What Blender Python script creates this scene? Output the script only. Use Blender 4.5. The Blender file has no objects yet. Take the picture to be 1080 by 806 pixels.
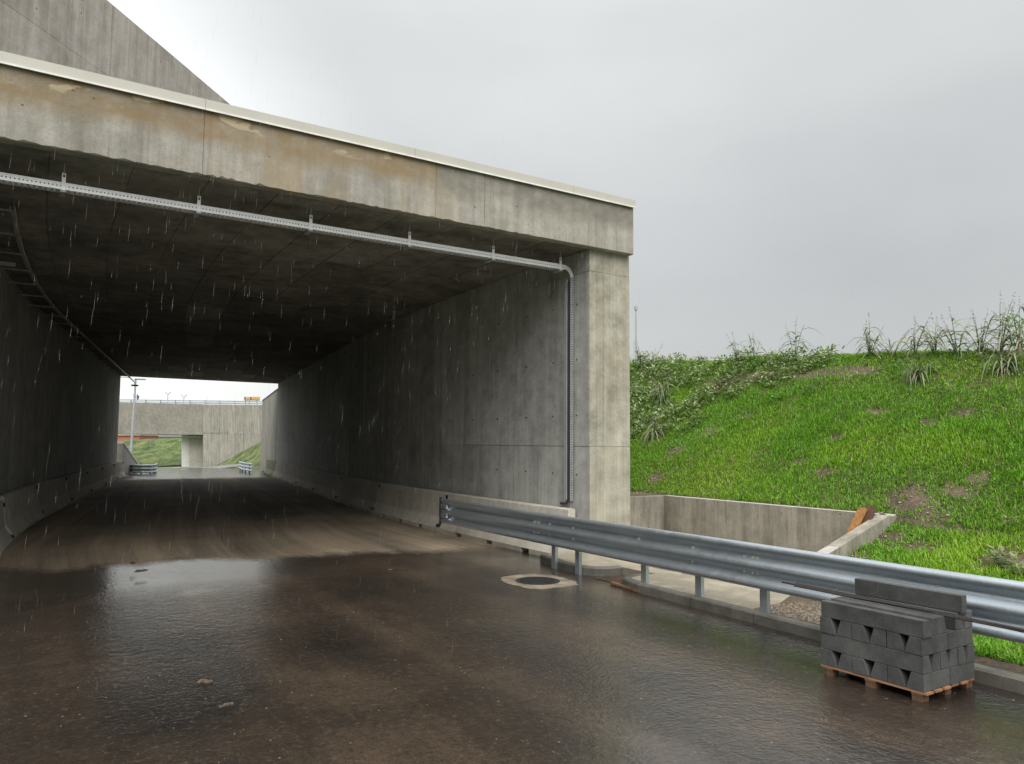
import bpy, bmesh, math, random
import numpy as np
from mathutils import Matrix, Vector
random.seed(7); rng = np.random.default_rng(11)
S = bpy.context.scene
COL = S.collection
R_ = math.radians

# ------------------------------------------------------------------ camera
# frame of the place: X across the road to the right, Y along the road into the underpass,
# origin at the foot of the right-hand portal column's inner front corner
CAM = np.array([-8.25, -10.43, 2.0]); YAW, PITCH, ROLL, FPX = R_(32.5), R_(4.6), R_(0.45), 800.0
fw = np.array([math.sin(YAW)*math.cos(PITCH), math.cos(YAW)*math.cos(PITCH), math.sin(PITCH)])
r0 = np.array([math.cos(YAW), -math.sin(YAW), 0.0]); u0 = np.cross(r0, fw)
cr = math.cos(ROLL)*r0 + math.sin(ROLL)*u0; cu = -math.sin(ROLL)*r0 + math.cos(ROLL)*u0
cd = bpy.data.cameras.new('camera'); cam = bpy.data.objects.new('camera', cd); COL.objects.link(cam)
m = Matrix.Identity(4)
for i in range(3):
    m[i][0], m[i][1], m[i][2], m[i][3] = cr[i], cu[i], -fw[i], CAM[i]
cam.matrix_world = m
cd.sensor_width = 36.0; cd.lens = FPX/1080*36.0; cd.clip_start = 0.05; cd.clip_end = 6000
S.camera = cam

def at(px, py, d):
    """the point seen at a pixel of the 1080x806 photograph, d metres in front of the camera"""
    r = fw*FPX + cr*(px-540) - cu*(py-403)
    return CAM + r*(d/FPX)
def onz(px, py, z):
    r = fw*FPX + cr*(px-540) - cu*(py-403)
    return CAM + r*((z-CAM[2])/r[2])

# ------------------------------------------------------------------ world, sun, exposure
SUN_EL, SUN_ROT = R_(52), R_(205)
w = bpy.data.worlds.new('World'); S.world = w; w.use_nodes = True
wt = w.node_tree; wt.nodes.clear()
out = wt.nodes.new('ShaderNodeOutputWorld'); bg = wt.nodes.new('ShaderNodeBackground')
sky = wt.nodes.new('ShaderNodeTexSky'); sky.sky_type = 'NISHITA'; sky.sun_disc = False
sky.sun_elevation = SUN_EL; sky.sun_rotation = SUN_ROT; sky.air_density = 1.0; sky.dust_density = 3.0
tc = wt.nodes.new('ShaderNodeTexCoord'); sp = wt.nodes.new('ShaderNodeSeparateXYZ')
wt.links.new(tc.outputs['Generated'], sp.inputs[0])
gr = wt.nodes.new('ShaderNodeValToRGB')       # overcast: brighter towards the zenith
e = gr.color_ramp.elements
e[0].position = 0.0; e[0].color = (2.50, 2.53, 2.48, 1)
e[1].position = 1.0; e[1].color = (7.25, 7.3, 7.2, 1)
e.new(0.2).color = (2.65, 2.69, 2.64, 1); e.new(0.5).color = (3.5, 3.56, 3.5, 1); e.new(0.75).color = (5.1, 5.15, 5.1, 1)
wt.links.new(sp.outputs['Z'], gr.inputs[0])
mp = wt.nodes.new('ShaderNodeMapping'); mp.inputs['Scale'].default_value = (1, 1, 2.4)
wt.links.new(tc.outputs['Generated'], mp.inputs[0])
nz = wt.nodes.new('ShaderNodeTexNoise'); nz.inputs['Scale'].default_value = 1.7; nz.inputs['Detail'].default_value = 5; nz.inputs['Roughness'].default_value = 0.48
wt.links.new(mp.outputs[0], nz.inputs['Vector'])
cl = wt.nodes.new('ShaderNodeMapRange'); cl.inputs['From Min'].default_value = 0.3; cl.inputs['From Max'].default_value = 0.7
cl.inputs['To Min'].default_value = 0.90; cl.inputs['To Max'].default_value = 1.10
wt.links.new(nz.outputs['Fac'], cl.inputs['Value'])
# thinner cloud, so a brighter sky, towards the far end of the road
dt = wt.nodes.new('ShaderNodeVectorMath'); dt.operation = 'DOT_PRODUCT'; dt.inputs[1].default_value = (-0.10, 0.99, 0.10)
wt.links.new(tc.outputs['Generated'], dt.inputs[0])
az = wt.nodes.new('ShaderNodeMapRange'); az.interpolation_type = 'SMOOTHSTEP'
for k_, v_ in (('From Min', 0.84), ('From Max', 1.0), ('To Min', 0.98), ('To Max', 2.0)): az.inputs[k_].default_value = v_
wt.links.new(dt.outputs['Value'], az.inputs['Value'])
az2 = wt.nodes.new('ShaderNodeMath'); az2.operation = 'MULTIPLY'; wt.links.new(cl.outputs[0], az2.inputs[0]); wt.links.new(az.outputs[0], az2.inputs[1])
mu = wt.nodes.new('ShaderNodeVectorMath'); mu.operation = 'SCALE'
wt.links.new(gr.outputs[0], mu.inputs[0]); wt.links.new(az2.outputs[0], mu.inputs['Scale'])
mx = wt.nodes.new('ShaderNodeMixRGB'); mx.inputs[0].default_value = 0.92
wt.links.new(sky.outputs[0], mx.inputs[1]); wt.links.new(mu.outputs[0], mx.inputs[2])
wt.links.new(mx.outputs[0], bg.inputs['Color']); bg.inputs['Strength'].default_value = 0.098
wt.links.new(bg.outputs[0], out.inputs[0])

sl = bpy.data.lights.new('sun', 'SUN'); sl.energy = 1.5; sl.angle = R_(60); sl.color = (1.0, 0.97, 0.93)
so = bpy.data.objects.new('sun', sl); COL.objects.link(so)
sd = Vector((math.sin(SUN_ROT)*math.cos(SUN_EL), math.cos(SUN_ROT)*math.cos(SUN_EL), math.sin(SUN_EL)))
so.rotation_euler = sd.to_track_quat('Z', 'Y').to_euler(); so.location = (-20, -30, 40)
S.view_settings.view_transform = 'Standard'; S.view_settings.look = 'None'
S.view_settings.exposure = 1.2; S.view_settings.gamma = 1.0; S.view_settings.use_curve_mapping = False
S.render.engine = 'CYCLES'
S.cycles.use_denoising = True
try: S.cycles.denoiser = 'OPENIMAGEDENOISE'
except Exception: pass
S.cycles.max_bounces = 10; S.cycles.diffuse_bounces = 6; S.cycles.glossy_bounces = 4
S.cycles.transmission_bounces = 6; S.cycles.transparent_max_bounces = 8

# ------------------------------------------------------------------ node and material helpers
class NT:
    def __init__(s, name):
        s.m = bpy.data.materials.new(name); s.m.use_nodes = True; s.t = s.m.node_tree
        s.b = s.t.nodes['Principled BSDF']; s._p = None; s._r = None
    def n(s, ty, **kw):
        o = s.t.nodes.new(ty)
        for k, v in kw.items(): setattr(o, k, v)
        return o
    def set(s, node, key, v):
        if v is None: return
        if hasattr(v, 'links') or isinstance(v, bpy.types.NodeSocket): s.t.links.new(v, node.inputs[key])
        else:
            if isinstance(v, tuple) and len(v) == 3 and node.inputs[key].type == 'RGBA': v = (*v, 1)
            node.inputs[key].default_value = v
    @property
    def pos(s):
        if s._p is None: s._p = s.n('ShaderNodeNewGeometry').outputs['Position']
        return s._p
    @property
    def rnd(s):
        if s._r is None: s._r = s.n('ShaderNodeObjectInfo').outputs['Random']
        return s._r
    def xyz(s):
        o = s.n('ShaderNodeSeparateXYZ'); s.set(o, 0, s.pos); return o.outputs
    def map(s, scale, v=None, rot=(0, 0, 0)):
        o = s.n('ShaderNodeMapping'); s.set(o, 'Vector', v or s.pos); o.inputs['Scale'].default_value = scale
        o.inputs['Rotation'].default_value = rot; return o.outputs[0]
    def noise(s, scale, detail=4, rough=0.55, v=None, dist=0.0):
        o = s.n('ShaderNodeTexNoise'); s.set(o, 'Vector', v or s.pos)
        o.inputs['Scale'].default_value = scale; o.inputs['Detail'].default_value = detail
        o.inputs['Roughness'].default_value = rough; o.inputs['Distortion'].default_value = dist
        return o.outputs['Fac']
    def voro(s, scale, v=None, feature='F1'):
        o = s.n('ShaderNodeTexVoronoi', feature=feature); s.set(o, 'Vector', v or s.pos); o.inputs['Scale'].default_value = scale
        return o.outputs['Distance']
    def rng(s, x, a, b, c=0.0, d=1.0):
        o = s.n('ShaderNodeMapRange'); s.set(o, 'Value', x)
        for k, q in (('From Min', a), ('From Max', b), ('To Min', c), ('To Max', d)): s.set(o, k, q)
        return o.outputs[0]
    def mth(s, op, a, b=0.0, clamp=False):
        o = s.n('ShaderNodeMath', operation=op, use_clamp=clamp); s.set(o, 0, a); s.set(o, 1, b); return o.outputs[0]
    def mix(s, f, a, b, mode='MIX'):
        o = s.n('ShaderNodeMixRGB', blend_type=mode); s.set(o, 0, f); s.set(o, 1, a); s.set(o, 2, b); return o.outputs[0]
    def ramp(s, f, stops):
        o = s.n('ShaderNodeValToRGB'); s.set(o, 0, f); el = o.color_ramp.elements
        el[0].position, el[0].color = stops[0][0], (*stops[0][1], 1)
        el[1].position, el[1].color = stops[-1][0], (*stops[-1][1], 1)
        for p_, c_ in stops[1:-1]: el.new(p_).color = (*c_, 1)
        return o.outputs[0]
    def bump(s, h, strength, dist=0.01):
        o = s.n('ShaderNodeBump'); s.set(o, 'Height', h); o.inputs['Strength'].default_value = strength; o.inputs['Distance'].default_value = dist
        return o.outputs[0]
    def out(s, color=None, rough=None, metal=None, normal=None, **kw):
        s.set(s.b, 'Base Color', color); s.set(s.b, 'Roughness', rough); s.set(s.b, 'Metallic', metal); s.set(s.b, 'Normal', normal)
        for k, v in kw.items(): s.set(s.b, k.replace('_', ' '), v)
        return s.m

def concrete(name, lo, hi, streak=0.5, pores=True, white=0.0, rust=0.0, rust_at=None, top_dark=None, tint=0.12, rough=0.85, spec=0.35):
    k = NT(name)
    big = k.noise(0.55, 6, 0.6); mid = k.noise(3.2, 5, 0.6); fine = k.noise(55, 3, 0.6)
    stv = k.map((5.0, 5.0, 0.32)); st = k.noise(1.0, 5, 0.62, stv)
    f = k.mth('ADD', k.mth('MULTIPLY', big, 0.5), k.mth('MULTIPLY', mid, 0.5))
    f = k.mth('ADD', k.mth('MULTIPLY', f, 1-streak*0.6), k.mth('MULTIPLY', st, streak*0.6))
    c = k.ramp(f, [(0.41, lo), (0.50, tuple((a+b)/2 for a, b in zip(lo, hi))), (0.59, hi)])
    c = k.mix(k.rng(fine, 0.38, 0.62, 0.0, 0.24), c, tuple(a*0.5 for a in lo))
    dsn = k.noise(1.0, 5, 0.7, k.map((10.0, 10.0, 0.16))); dsm = k.mth('MULTIPLY', k.rng(dsn, 0.52, 0.66), k.rng(k.noise(0.7, 3), 0.38, 0.58))
    c = k.mix(k.mth('MULTIPLY', dsm, 0.55*min(1.0, streak*1.4)), c, tuple(a*0.5 for a in lo))
    sc_ = k.noise(13, 6, 0.75); c = k.mix(k.mth('MULTIPLY', k.rng(sc_, 0.55, 0.70), 0.35), c, tuple(a*0.55 for a in lo)); c = k.mix(k.mth('MULTIPLY', k.rng(sc_, 0.45, 0.32), 0.25), c, tuple(min(0.7, a*1.25) for a in hi))
    if white:
        ws = k.noise(1.0, 4, 0.7, k.map((9.0, 9.0, 0.22)))
        wm = k.mth('MULTIPLY', k.rng(ws, 0.56, 0.70), k.rng(k.noise(0.9, 3), 0.40, 0.62))
        c = k.mix(k.mth('MULTIPLY', wm, white), c, (0.62, 0.60, 0.53))
    if rust:
        rs = k.noise(1.0, 5, 0.7, k.map((1.4, 1.4, 0.75)))
        rm = k.rng(rs, 0.42, 0.62)
        if rust_at:
            X = k.xyz()['X']
            rm = k.mth('MULTIPLY', rm, k.rng(k.mth('ABSOLUTE', k.mth('SUBTRACT', X, rust_at[0])), rust_at[1]*0.35, rust_at[1], 1, 0.12))
        c = k.mix(k.mth('MULTIPLY', rm, rust), c, (0.30, 0.215, 0.105))
    if top_dark:
        Z = k.xyz()['Z']
        tm = k.mth('ADD', Z, k.mth('MULTIPLY', k.mth('SUBTRACT', k.noise(1.1, 5, 0.65, k.map((1.2, 1.2, 0.5))), 0.5), top_dark[2]))
        Xp = k.xyz()['X']
        tcol = k.mix(k.rng(Xp, -3.2, -3.0), (0.245, 0.175, 0.088), (0.180, 0.17, 0.14))
        mot = k.rng(k.noise(2.6, 5, 0.7, k.map((1, 1, 1.6))), 0.35, 0.6, 0.45, 1.0)
        c = k.mix(k.mth('MULTIPLY', k.rng(tm, top_dark[0], top_dark[1], 0, 0.85), mot), c, tcol)
        sp_ = k.mth('MULTIPLY', k.rng(k.noise(2.4, 3, 0.5, k.map((1, 1, 2.2))), 0.60, 0.63), k.mth('MULTIPLY', k.rng(Z, 6.08, 6.2), k.rng(Xp, -4.5, -3.2, 1, 0)))
        c = k.mix(k.mth('MULTIPLY', sp_, 0.8), c, (0.52, 0.44, 0.29))
    c = k.mix(1.0, c, k.ramp(k.rnd, [(0, (1-tint,)*3), (1, (1+tint*0.6, 1+tint*0.55, 1+tint*0.5))]), 'MULTIPLY')
    h = k.mth('ADD', k.mth('MULTIPLY', fine, 0.35), k.mth('MULTIPLY', mid, 0.6))
    if pores:
        v = k.voro(4.5); pm = k.rng(v, 0.055, 0.085, 1, 0)
        pm = k.mth('MULTIPLY', pm, k.rng(k.noise(2.1, 2), 0.48, 0.56))
        c = k.mix(k.mth('MULTIPLY', pm, 0.75), c, tuple(a*0.25 for a in lo))
        h = k.mth('SUBTRACT', h, k.mth('MULTIPLY', pm, 0.8))
    return k.out(c, rough, None, k.bump(h, 0.5, 0.012), Specular_IOR_Level=spec)

def plain(name, col, rough=0.6, metal=0.0, var=0.15, scale=6.0, bump=0.15):
    k = NT(name); n = k.noise(scale, 5, 0.6)
    c = k.mix(1.0, col, k.ramp(n, [(0.3, (1-var,)*3), (0.7, (1+var,)*3)]), 'MULTIPLY')
    return k.out(c, rough, metal, k.bump(k.noise(scale*9, 3), bump, 0.004))

M = {}
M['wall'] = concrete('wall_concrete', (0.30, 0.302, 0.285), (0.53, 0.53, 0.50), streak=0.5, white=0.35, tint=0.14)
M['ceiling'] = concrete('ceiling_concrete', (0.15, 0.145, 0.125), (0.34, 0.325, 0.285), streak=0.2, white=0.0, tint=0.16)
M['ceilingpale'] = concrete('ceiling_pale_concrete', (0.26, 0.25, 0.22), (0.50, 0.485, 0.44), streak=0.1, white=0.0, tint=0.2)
M['fascia'] = concrete('fascia_concrete', (0.255, 0.245, 0.21), (0.45, 0.435, 0.385), streak=0.65, rust=0.5, rust_at=(-4.6, 2.6), top_dark=(5.80, 6.02, 0.45), tint=0.05)
M['column'] = concrete('column_concrete', (0.26, 0.253, 0.205), (0.53, 0.515, 0.43), streak=0.35, white=0.5, rust=0.22, tint=0.02)
M['upper'] = concrete('upper_wall_concrete', (0.28, 0.265, 0.235), (0.45, 0.43, 0.39), streak=0.7, white=0.2, tint=0.08)
M['barrier'] = concrete('barrier_concrete', (0.46, 0.43, 0.365), (0.66, 0.625, 0.54), streak=0.4, tint=0.10)
M['mossy'] = concrete('mossy_concrete', (0.20, 0.22, 0.13), (0.33, 0.34, 0.22), streak=0.4, tint=0.05)
M['basin'] = concrete('basin_concrete', (0.20, 0.185, 0.15), (0.40, 0.375, 0.31), streak=0.7, white=0.2, tint=0.1)
M['fair'] = concrete('pale_concrete', (0.42, 0.40, 0.36), (0.58, 0.56, 0.50), streak=0.3, pores=False, tint=0.05)
M['farc'] = concrete('far_concrete', (0.30, 0.285, 0.245), (0.47, 0.45, 0.40), streak=0.85, white=0.8, tint=0.08)
M['fardeck'] = concrete('far_deck_concrete', (0.25, 0.235, 0.205), (0.38, 0.36, 0.32), streak=0.3, white=0.15, tint=0.05)
M['pave'] = concrete('pavement_concrete', (0.26, 0.225, 0.17), (0.44, 0.395, 0.315), streak=0.1, tint=0.05, rough=0.55, spec=0.5)
M['collar'] = concrete('collar_mortar', (0.15, 0.12, 0.085), (0.40, 0.35, 0.27), streak=0.0, tint=0.02, rough=0.5, spec=0.5)
M['kerb'] = concrete('kerb_concrete', (0.085, 0.082, 0.070), (0.17, 0.163, 0.14), streak=0.2, tint=0.15, rough=0.5, spec=0.5)
M['block'] = concrete('block_concrete', (0.050, 0.052, 0.052), (0.115, 0.117, 0.114), streak=0.2, pores=False, tint=0.16, rough=0.8)
M['cap'] = plain('coping_metal', (0.50, 0.49, 0.43), 0.5, 0.0, 0.06, 2.0, 0.05)
M['tray'] = plain('tray_metal', (0.96, 0.96, 0.95), 0.42, 0.65, 0.06, 9, 0.05)
M['dark'] = plain('hole_shade_housing', (0.02, 0.02, 0.02), 0.7)  # near-black: shade painted into holes, slots and sumps; also the floodlight housing
M['cable'] = plain('cable_black', (0.03, 0.03, 0.032), 0.5)
M['gravel'] = plain('gravel_stone', (0.20, 0.165, 0.125), 0.7, 0, 0.75, 28)
M['rod'] = plain('reinforcing_steel', (0.045, 0.038, 0.034), 0.6, 0.4, 0.3, 30)
M['iron'] = plain('cast_iron', (0.055, 0.055, 0.055), 0.45, 0.5, 0.3, 20, 0.5)
M['rustiron'] = plain('rusty_iron', (0.10, 0.065, 0.045), 0.6, 0.2, 0.4, 12, 0.5)
M['lamp'] = plain('lamp_grey_paint', (0.42, 0.44, 0.45), 0.45, 0.3)
M['blue'] = plain('blue_paint', (0.05, 0.09, 0.30), 0.5)
M['yellow'] = plain('amber_paint', (0.72, 0.42, 0.12), 0.5)
M['white'] = plain('white_paint', (0.75, 0.75, 0.72), 0.6)
M['orange'] = plain('orange_sheet', (0.50, 0.19, 0.13), 0.6)
M['railblue'] = plain('railing_steel', (0.42, 0.50, 0.54), 0.4, 0.3)
M['greypaint'] = plain('grey_paint', (0.3, 0.3, 0.3), 0.6)

def galvanised():
    k = NT('galvanised_steel')
    v = k.n('ShaderNodeTexVoronoi'); k.set(v, 'Vector', k.pos); v.inputs['Scale'].default_value = 45
    sp_ = k.n('ShaderNodeSeparateColor'); k.set(sp_, 0, v.outputs['Color'])
    n = k.noise(1.0, 5, 0.6, k.map((3, 1.2, 14))); 
    c = k.mix(k.rng(sp_.outputs[0], 0, 1, 0, 0.35), (0.55, 0.61, 0.66), (0.38, 0.44, 0.485))
    c = k.mix(k.rng(n, 0.45, 0.7, 0, 0.4), c, (0.36, 0.40, 0.42))
    r = k.rng(k.noise(9, 4), 0.3, 0.7, 0.30, 0.46)
    return k.out(c, r, 0.78, k.bump(n, 0.06, 0.01))
M['galv'] = galvanised()

def wood(name, a, b, axis):
    k = NT(name)
    sc = [22, 22, 22]; sc[axis] = 1.2
    n = k.noise(1.0, 5, 0.6, k.map(tuple(sc)), 0.6)
    c = k.ramp(n, [(0.3, a), (0.7, b)])
    c = k.mix(1.0, c, k.ramp(k.rnd, [(0, (0.75,)*3), (1, (1.15,)*3)]), 'MULTIPLY')
    return k.out(c, 0.7, 0, k.bump(n, 0.4, 0.004))
M['pallet'] = wood('pallet_wood', (0.20, 0.095, 0.05), (0.42, 0.22, 0.12), 1)
M['plank'] = wood('plank_wood', (0.20, 0.085, 0.025), (0.46, 0.23, 0.07), 2)
M['oldplank'] = wood('old_plank_wood', (0.075, 0.04, 0.022), (0.20, 0.115, 0.065), 2)

def asphalt():
    k = NT('wet_asphalt'); X, Y, Z = (k.xyz()[i] for i in range(3))
    agg = k.noise(42, 4, 0.8); agg2 = k.noise(110, 2, 0.6); agg3 = k.noise(17, 5, 0.75); mid = k.noise(6, 6, 0.65)
    # follow the bend of the road so that mud is dragged along the wheel lines
    Xr = k.mth('SUBTRACT', X, k.mth('MULTIPLY', k.mth('MAXIMUM', k.mth('SUBTRACT', Y, 6.0), 0.0), 0.155))
    cb = k.n('ShaderNodeCombineXYZ'); k.set(cb, 0, Xr); k.set(cb, 1, Y); rv = cb.outputs[0]
    lane = k.noise(1.0, 4, 0.55, k.map((0.75, 0.06, 1), rv)); trk = k.noise(1.0, 5, 0.7, k.map((5.5, 0.10, 1), rv))
    blot = k.noise(0.42, 6, 0.62)
    wob = k.mth('SUBTRACT', k.noise(0.8, 5, 0.65), 0.5)
    fing = k.mth('SUBTRACT', k.noise(1.0, 4, 0.6, k.map((1.5, 0.20, 1))), 0.5)
    # rain reaches a few metres into the portal, and everything beyond the far end is wet again
    bl = k.rng(X, -5.6, -1.4, 4.25, 1.9)
    edge = k.mth('ADD', bl, k.mth('ADD', k.mth('MULTIPLY', wob, 0.5), k.mth('MULTIPLY', fing, 1.8)))
    edge = k.mth('ADD', edge, k.mth('MULTIPLY', k.mth('SUBTRACT', k.noise(7, 5, 0.7), 0.5), 0.8)); wet1 = k.rng(k.mth('SUBTRACT', edge, Y), -0.55, 0.25)
    wet2 = k.rng(k.mth('ADD', Y, k.mth('MULTIPLY', wob, 3.0)), 31.5, 34.0)
    wet = k.mth('MAXIMUM', wet1, wet2)
    mud = k.mth('ADD', k.mth('MULTIPLY', lane, 0.45), k.mth('ADD', k.mth('MULTIPLY', blot, 0.25), k.mth('MULTIPLY', trk, 0.30)))
    dryc = k.ramp(mud, [(0.40, (0.16, 0.135, 0.105)), (0.5, (0.34, 0.275, 0.20)), (0.60, (0.52, 0.42, 0.30))])
    wetm = k.mth('ADD', k.mth('MULTIPLY', lane, 0.45), k.mth('ADD', k.mth('MULTIPLY', blot, 0.47), k.mth('MULTIPLY', mid, 0.08)))
    wetc = k.ramp(wetm, [(0.41, (0.012, 0.010, 0.008)), (0.50, (0.044, 0.032, 0.022)), (0.60, (0.105, 0.073, 0.047))])
    c = k.mix(wet, dryc, wetc)
    c = k.mix(k.mth('MULTIPLY', k.rng(agg, 0.44, 0.60), k.rng(wet, 0, 1, 0.40, 0.66)), c, (0.014, 0.012, 0.010))
    c = k.mix(k.mth('MULTIPLY', k.rng(agg2, 0.60, 0.72), 0.35), c, (0.20, 0.155, 0.11))
    c = k.mix(k.mth('MULTIPLY', k.rng(agg3, 0.52, 0.66), k.rng(wet, 0, 1, 0.25, 0.55)), c, (0.012, 0.010, 0.008))
    c = k.mix(k.mth('MULTIPLY', k.rng(agg3, 0.44, 0.34), 0.35), c, (0.16, 0.115, 0.075))
    # dried mud smears and pale grit
    fl = k.mth('MULTIPLY', k.rng(k.noise(1.0, 5, 0.7, k.map((2.2, 7.5, 1), rot=(0, 0, R_(32)))), 0.66, 0.72), k.rng(k.noise(0.9, 2), 0.46, 0.60))
    c = k.mix(k.mth('MULTIPLY', fl, 0.4), c, (0.26, 0.18, 0.105))
    vo = k.voro(9); spm = k.mth('MULTIPLY', k.rng(vo, 0.06, 0.10, 1, 0), k.rng(k.noise(3.0, 2), 0.50, 0.55))
    c = k.mix(k.mth('MULTIPLY', spm, 0.55), c, (0.36, 0.27, 0.18))
    rough = k.rng(wet, 0, 1, 0.85, 0.9)
    # water film: deeper in the hollows, broken by the stones of the surface elsewhere
    pud = k.rng(k.mth('ADD', k.mth('MULTIPLY', k.noise(0.5, 5, 0.6), 0.7), k.mth('MULTIPLY', lane, 0.3)), 0.44, 0.58)
    # standing water along the right-hand gutter and just outside the sheltered part
    low = k.mth('MULTIPLY', k.rng(k.mth('ADD', X, k.mth('MULTIPLY', wob, 2.0)), -5.0, -4.0), k.rng(k.mth('ADD', Y, k.mth('MULTIPLY', wob, 2.0)), -1.6, -3.0))
    low2 = k.mth('MULTIPLY', k.rng(Y, 0.2, 1.6), k.rng(k.mth('ADD', X, wob), -3.6, -4.6))
    pud = k.mth('MAXIMUM', pud, k.mth('MAXIMUM', low, low2))
    stone = k.rng(agg, 0.50, 0.62, 1.0, 0.35)
    film = k.mth('MULTIPLY', wet, k.mth('MAXIMUM', pud, stone))
    k.set(k.b, 'Coat Weight', film); k.set(k.b, 'Coat Roughness', k.rng(pud, 0, 1, 0.17, 0.09)); k.set(k.b, 'Coat IOR', 1.65)
    rip = k.noise(1.0, 3, 0.6, k.map((26, 26, 1))); rip2 = k.noise(9, 3, 0.5)
    hc = k.mth('ADD', k.mth('MULTIPLY', rip, k.rng(pud, 0, 1, 1.3, 0.8)), k.mth('MULTIPLY', rip2, 1.0))
    hc = k.mth('MULTIPLY', hc, k.mth('MULTIPLY', k.rng(low, 0, 1, 1.0, 2.4), k.rng(low2, 0, 1, 1.0, 0.95)))
    k.set(k.b, 'Coat Normal', k.bump(hc, 0.6, 0.0058))
    h = k.mth('ADD', k.mth('MULTIPLY', agg, 0.6), k.mth('MULTIPLY', mid, 0.5))
    return k.out(c, rough, 0, k.bump(h, 0.7, 0.012), Specular_IOR_Level=k.rng(wet, 0, 1, 0.2, 0.10))
M['asphalt'] = asphalt()

def soil():
    k = NT('soil'); n = k.noise(1.1, 6, 0.65); f = k.noise(16, 5, 0.7)
    c = k.ramp(k.mth('ADD', k.mth('MULTIPLY', n, 0.5), k.mth('MULTIPLY', f, 0.5)), [(0.35, (0.045, 0.032, 0.020)), (0.52, (0.115, 0.082, 0.054)), (0.70, (0.24, 0.18, 0.125))])
    v = k.voro(14); c = k.mix(k.mth('MULTIPLY', k.rng(v, 0.10, 0.16, 1, 0), 0.35), c, (0.27, 0.23, 0.18))
    return k.out(c, 0.9, 0, k.bump(k.mth('ADD', f, k.mth('MULTIPLY', v, -0.6)), 0.9, 0.04))
M['soil'] = soil()

def leafmat(name, rough=0.5, trans=0.25):
    k = NT(name); a = k.n('ShaderNodeAttribute', attribute_name='tone').outputs['Color']
    mdl = k.out(a, rough, 0, None, Specular_IOR_Level=0.3)
    tr = k.n('ShaderNodeBsdfTranslucent'); k.set(tr, 'Color', a)
    ms = k.n('ShaderNodeMixShader'); ms.inputs[0].default_value = trans
    k.t.links.new(k.b.outputs[0], ms.inputs[1]); k.t.links.new(tr.outputs[0], ms.inputs[2])
    k.t.links.new(ms.outputs[0], k.t.nodes['Material Output'].inputs[0])
    return mdl
M['grass'] = leafmat('grass_blades'); M['leaf'] = leafmat('weed_leaves', 0.6, 0.3)
def fargrass():
    k = NT('far_grass'); n = k.noise(0.5, 6, 0.7); f = k.noise(3.5, 5, 0.7)
    c = k.ramp(k.mth('ADD', k.mth('MULTIPLY', n, 0.5), k.mth('MULTIPLY', f, 0.5)), [(0.42, (0.022, 0.042, 0.012)), (0.48, (0.075, 0.125, 0.03)), (0.54, (0.15, 0.20, 0.05)), (0.61, (0.27, 0.23, 0.11))])
    return k.out(c, 0.8, 0, k.bump(f, 1.0, 0.3))
M['fargrass'] = fargrass()
def water():
    k = NT('rain_water')
    return k.out((0.93, 0.95, 0.97), 0.12, 0, None, Transmission_Weight=0.8, IOR=1.33)
M['rain'] = water()

# ------------------------------------------------------------------ object helpers
class MB:
    """collects boxes, prisms, tubes; build() links them as one mesh object"""
    def __init__(s): s.v = []; s.f = []
    def add(s, vs, fs):
        o = len(s.v); s.v += [tuple(float(q) for q in p) for p in vs]; s.f += [tuple(i+o for i in f) for f in fs]; return s
    def hexa(s, p):     # 4 bottom points ccw, 4 top points
        return s.add(p, [(3, 2, 1, 0), (4, 5, 6, 7), (0, 1, 5, 4), (1, 2, 6, 5), (2, 3, 7, 6), (3, 0, 4, 7)])
    def box(s, x0, x1, y0, y1, z0, z1):
        return s.hexa([(x0, y0, z0), (x1, y0, z0), (x1, y1, z0), (x0, y1, z0), (x0, y0, z1), (x1, y0, z1), (x1, y1, z1), (x0, y1, z1)])
    def loft(s, rings, close=True, caps=True):
        n = len(rings[0]); o = len(s.v); fs = []
        for r in rings: s.v += [tuple(float(q) for q in p) for p in r]
        for a in range(len(rings)-1):
            for i in range(n if close else n-1):
                j = (i+1) % n
                fs.append((o+a*n+i, o+a*n+j, o+(a+1)*n+j, o+(a+1)*n+i))
        if caps and close:
            fs.append(tuple(o+i for i in reversed(range(n)))); fs.append(tuple(o+(len(rings)-1)*n+i for i in range(n)))
        s.f += fs; return s
    def prism(s, poly, z0, z1):
        return s.loft([[(x, y, z0) for x, y in poly], [(x, y, z1) for x, y in poly]])
    def tube(s, pts, r, n=8, r1=None):
        rings = []
        for i, p in enumerate(pts):
            p = Vector(p); a = Vector(pts[max(i-1, 0)]); b = Vector(pts[min(i+1, len(pts)-1)])
            d = (b-a).normalized(); x = d.cross(Vector((0, 0, 1)) if abs(d.z) < 0.95 else Vector((1, 0, 0))).normalized(); y = d.cross(x)
            t = i/max(1, len(pts)-1); rr = r + ((r1 if r1 is not None else r)-r)*t
            rings.append([p+(x*math.cos(q)+y*math.sin(q))*rr for q in (2*math.pi*j/n for j in range(n))])
        return s.loft(rings)
    def mesh(s, name, mat=None, smooth=False, bevel=0):
        me = bpy.data.meshes.new(name); me.from_pydata(s.v, [], s.f)
        bm = bmesh.new(); bm.from_mesh(me)
        bmesh.ops.recalc_face_normals(bm, faces=bm.faces)
        if bevel: bmesh.ops.bevel(bm, geom=[e_ for e_ in bm.edges if e_.calc_face_angle(0) > 0.4], offset=bevel, segments=2, affect='EDGES', profile=0.6)
        bm.to_mesh(me); bm.free()
        if smooth:
            me.shade_smooth(); me.set_sharp_from_angle(angle=R_(50))
        if mat: me.materials.append(M[mat])
        return me
    def build(s, name, mat, parent=None, smooth=False, bevel=0, loc=None):
        return obj(name, s.mesh(name, mat, smooth, bevel), parent, loc)
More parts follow.
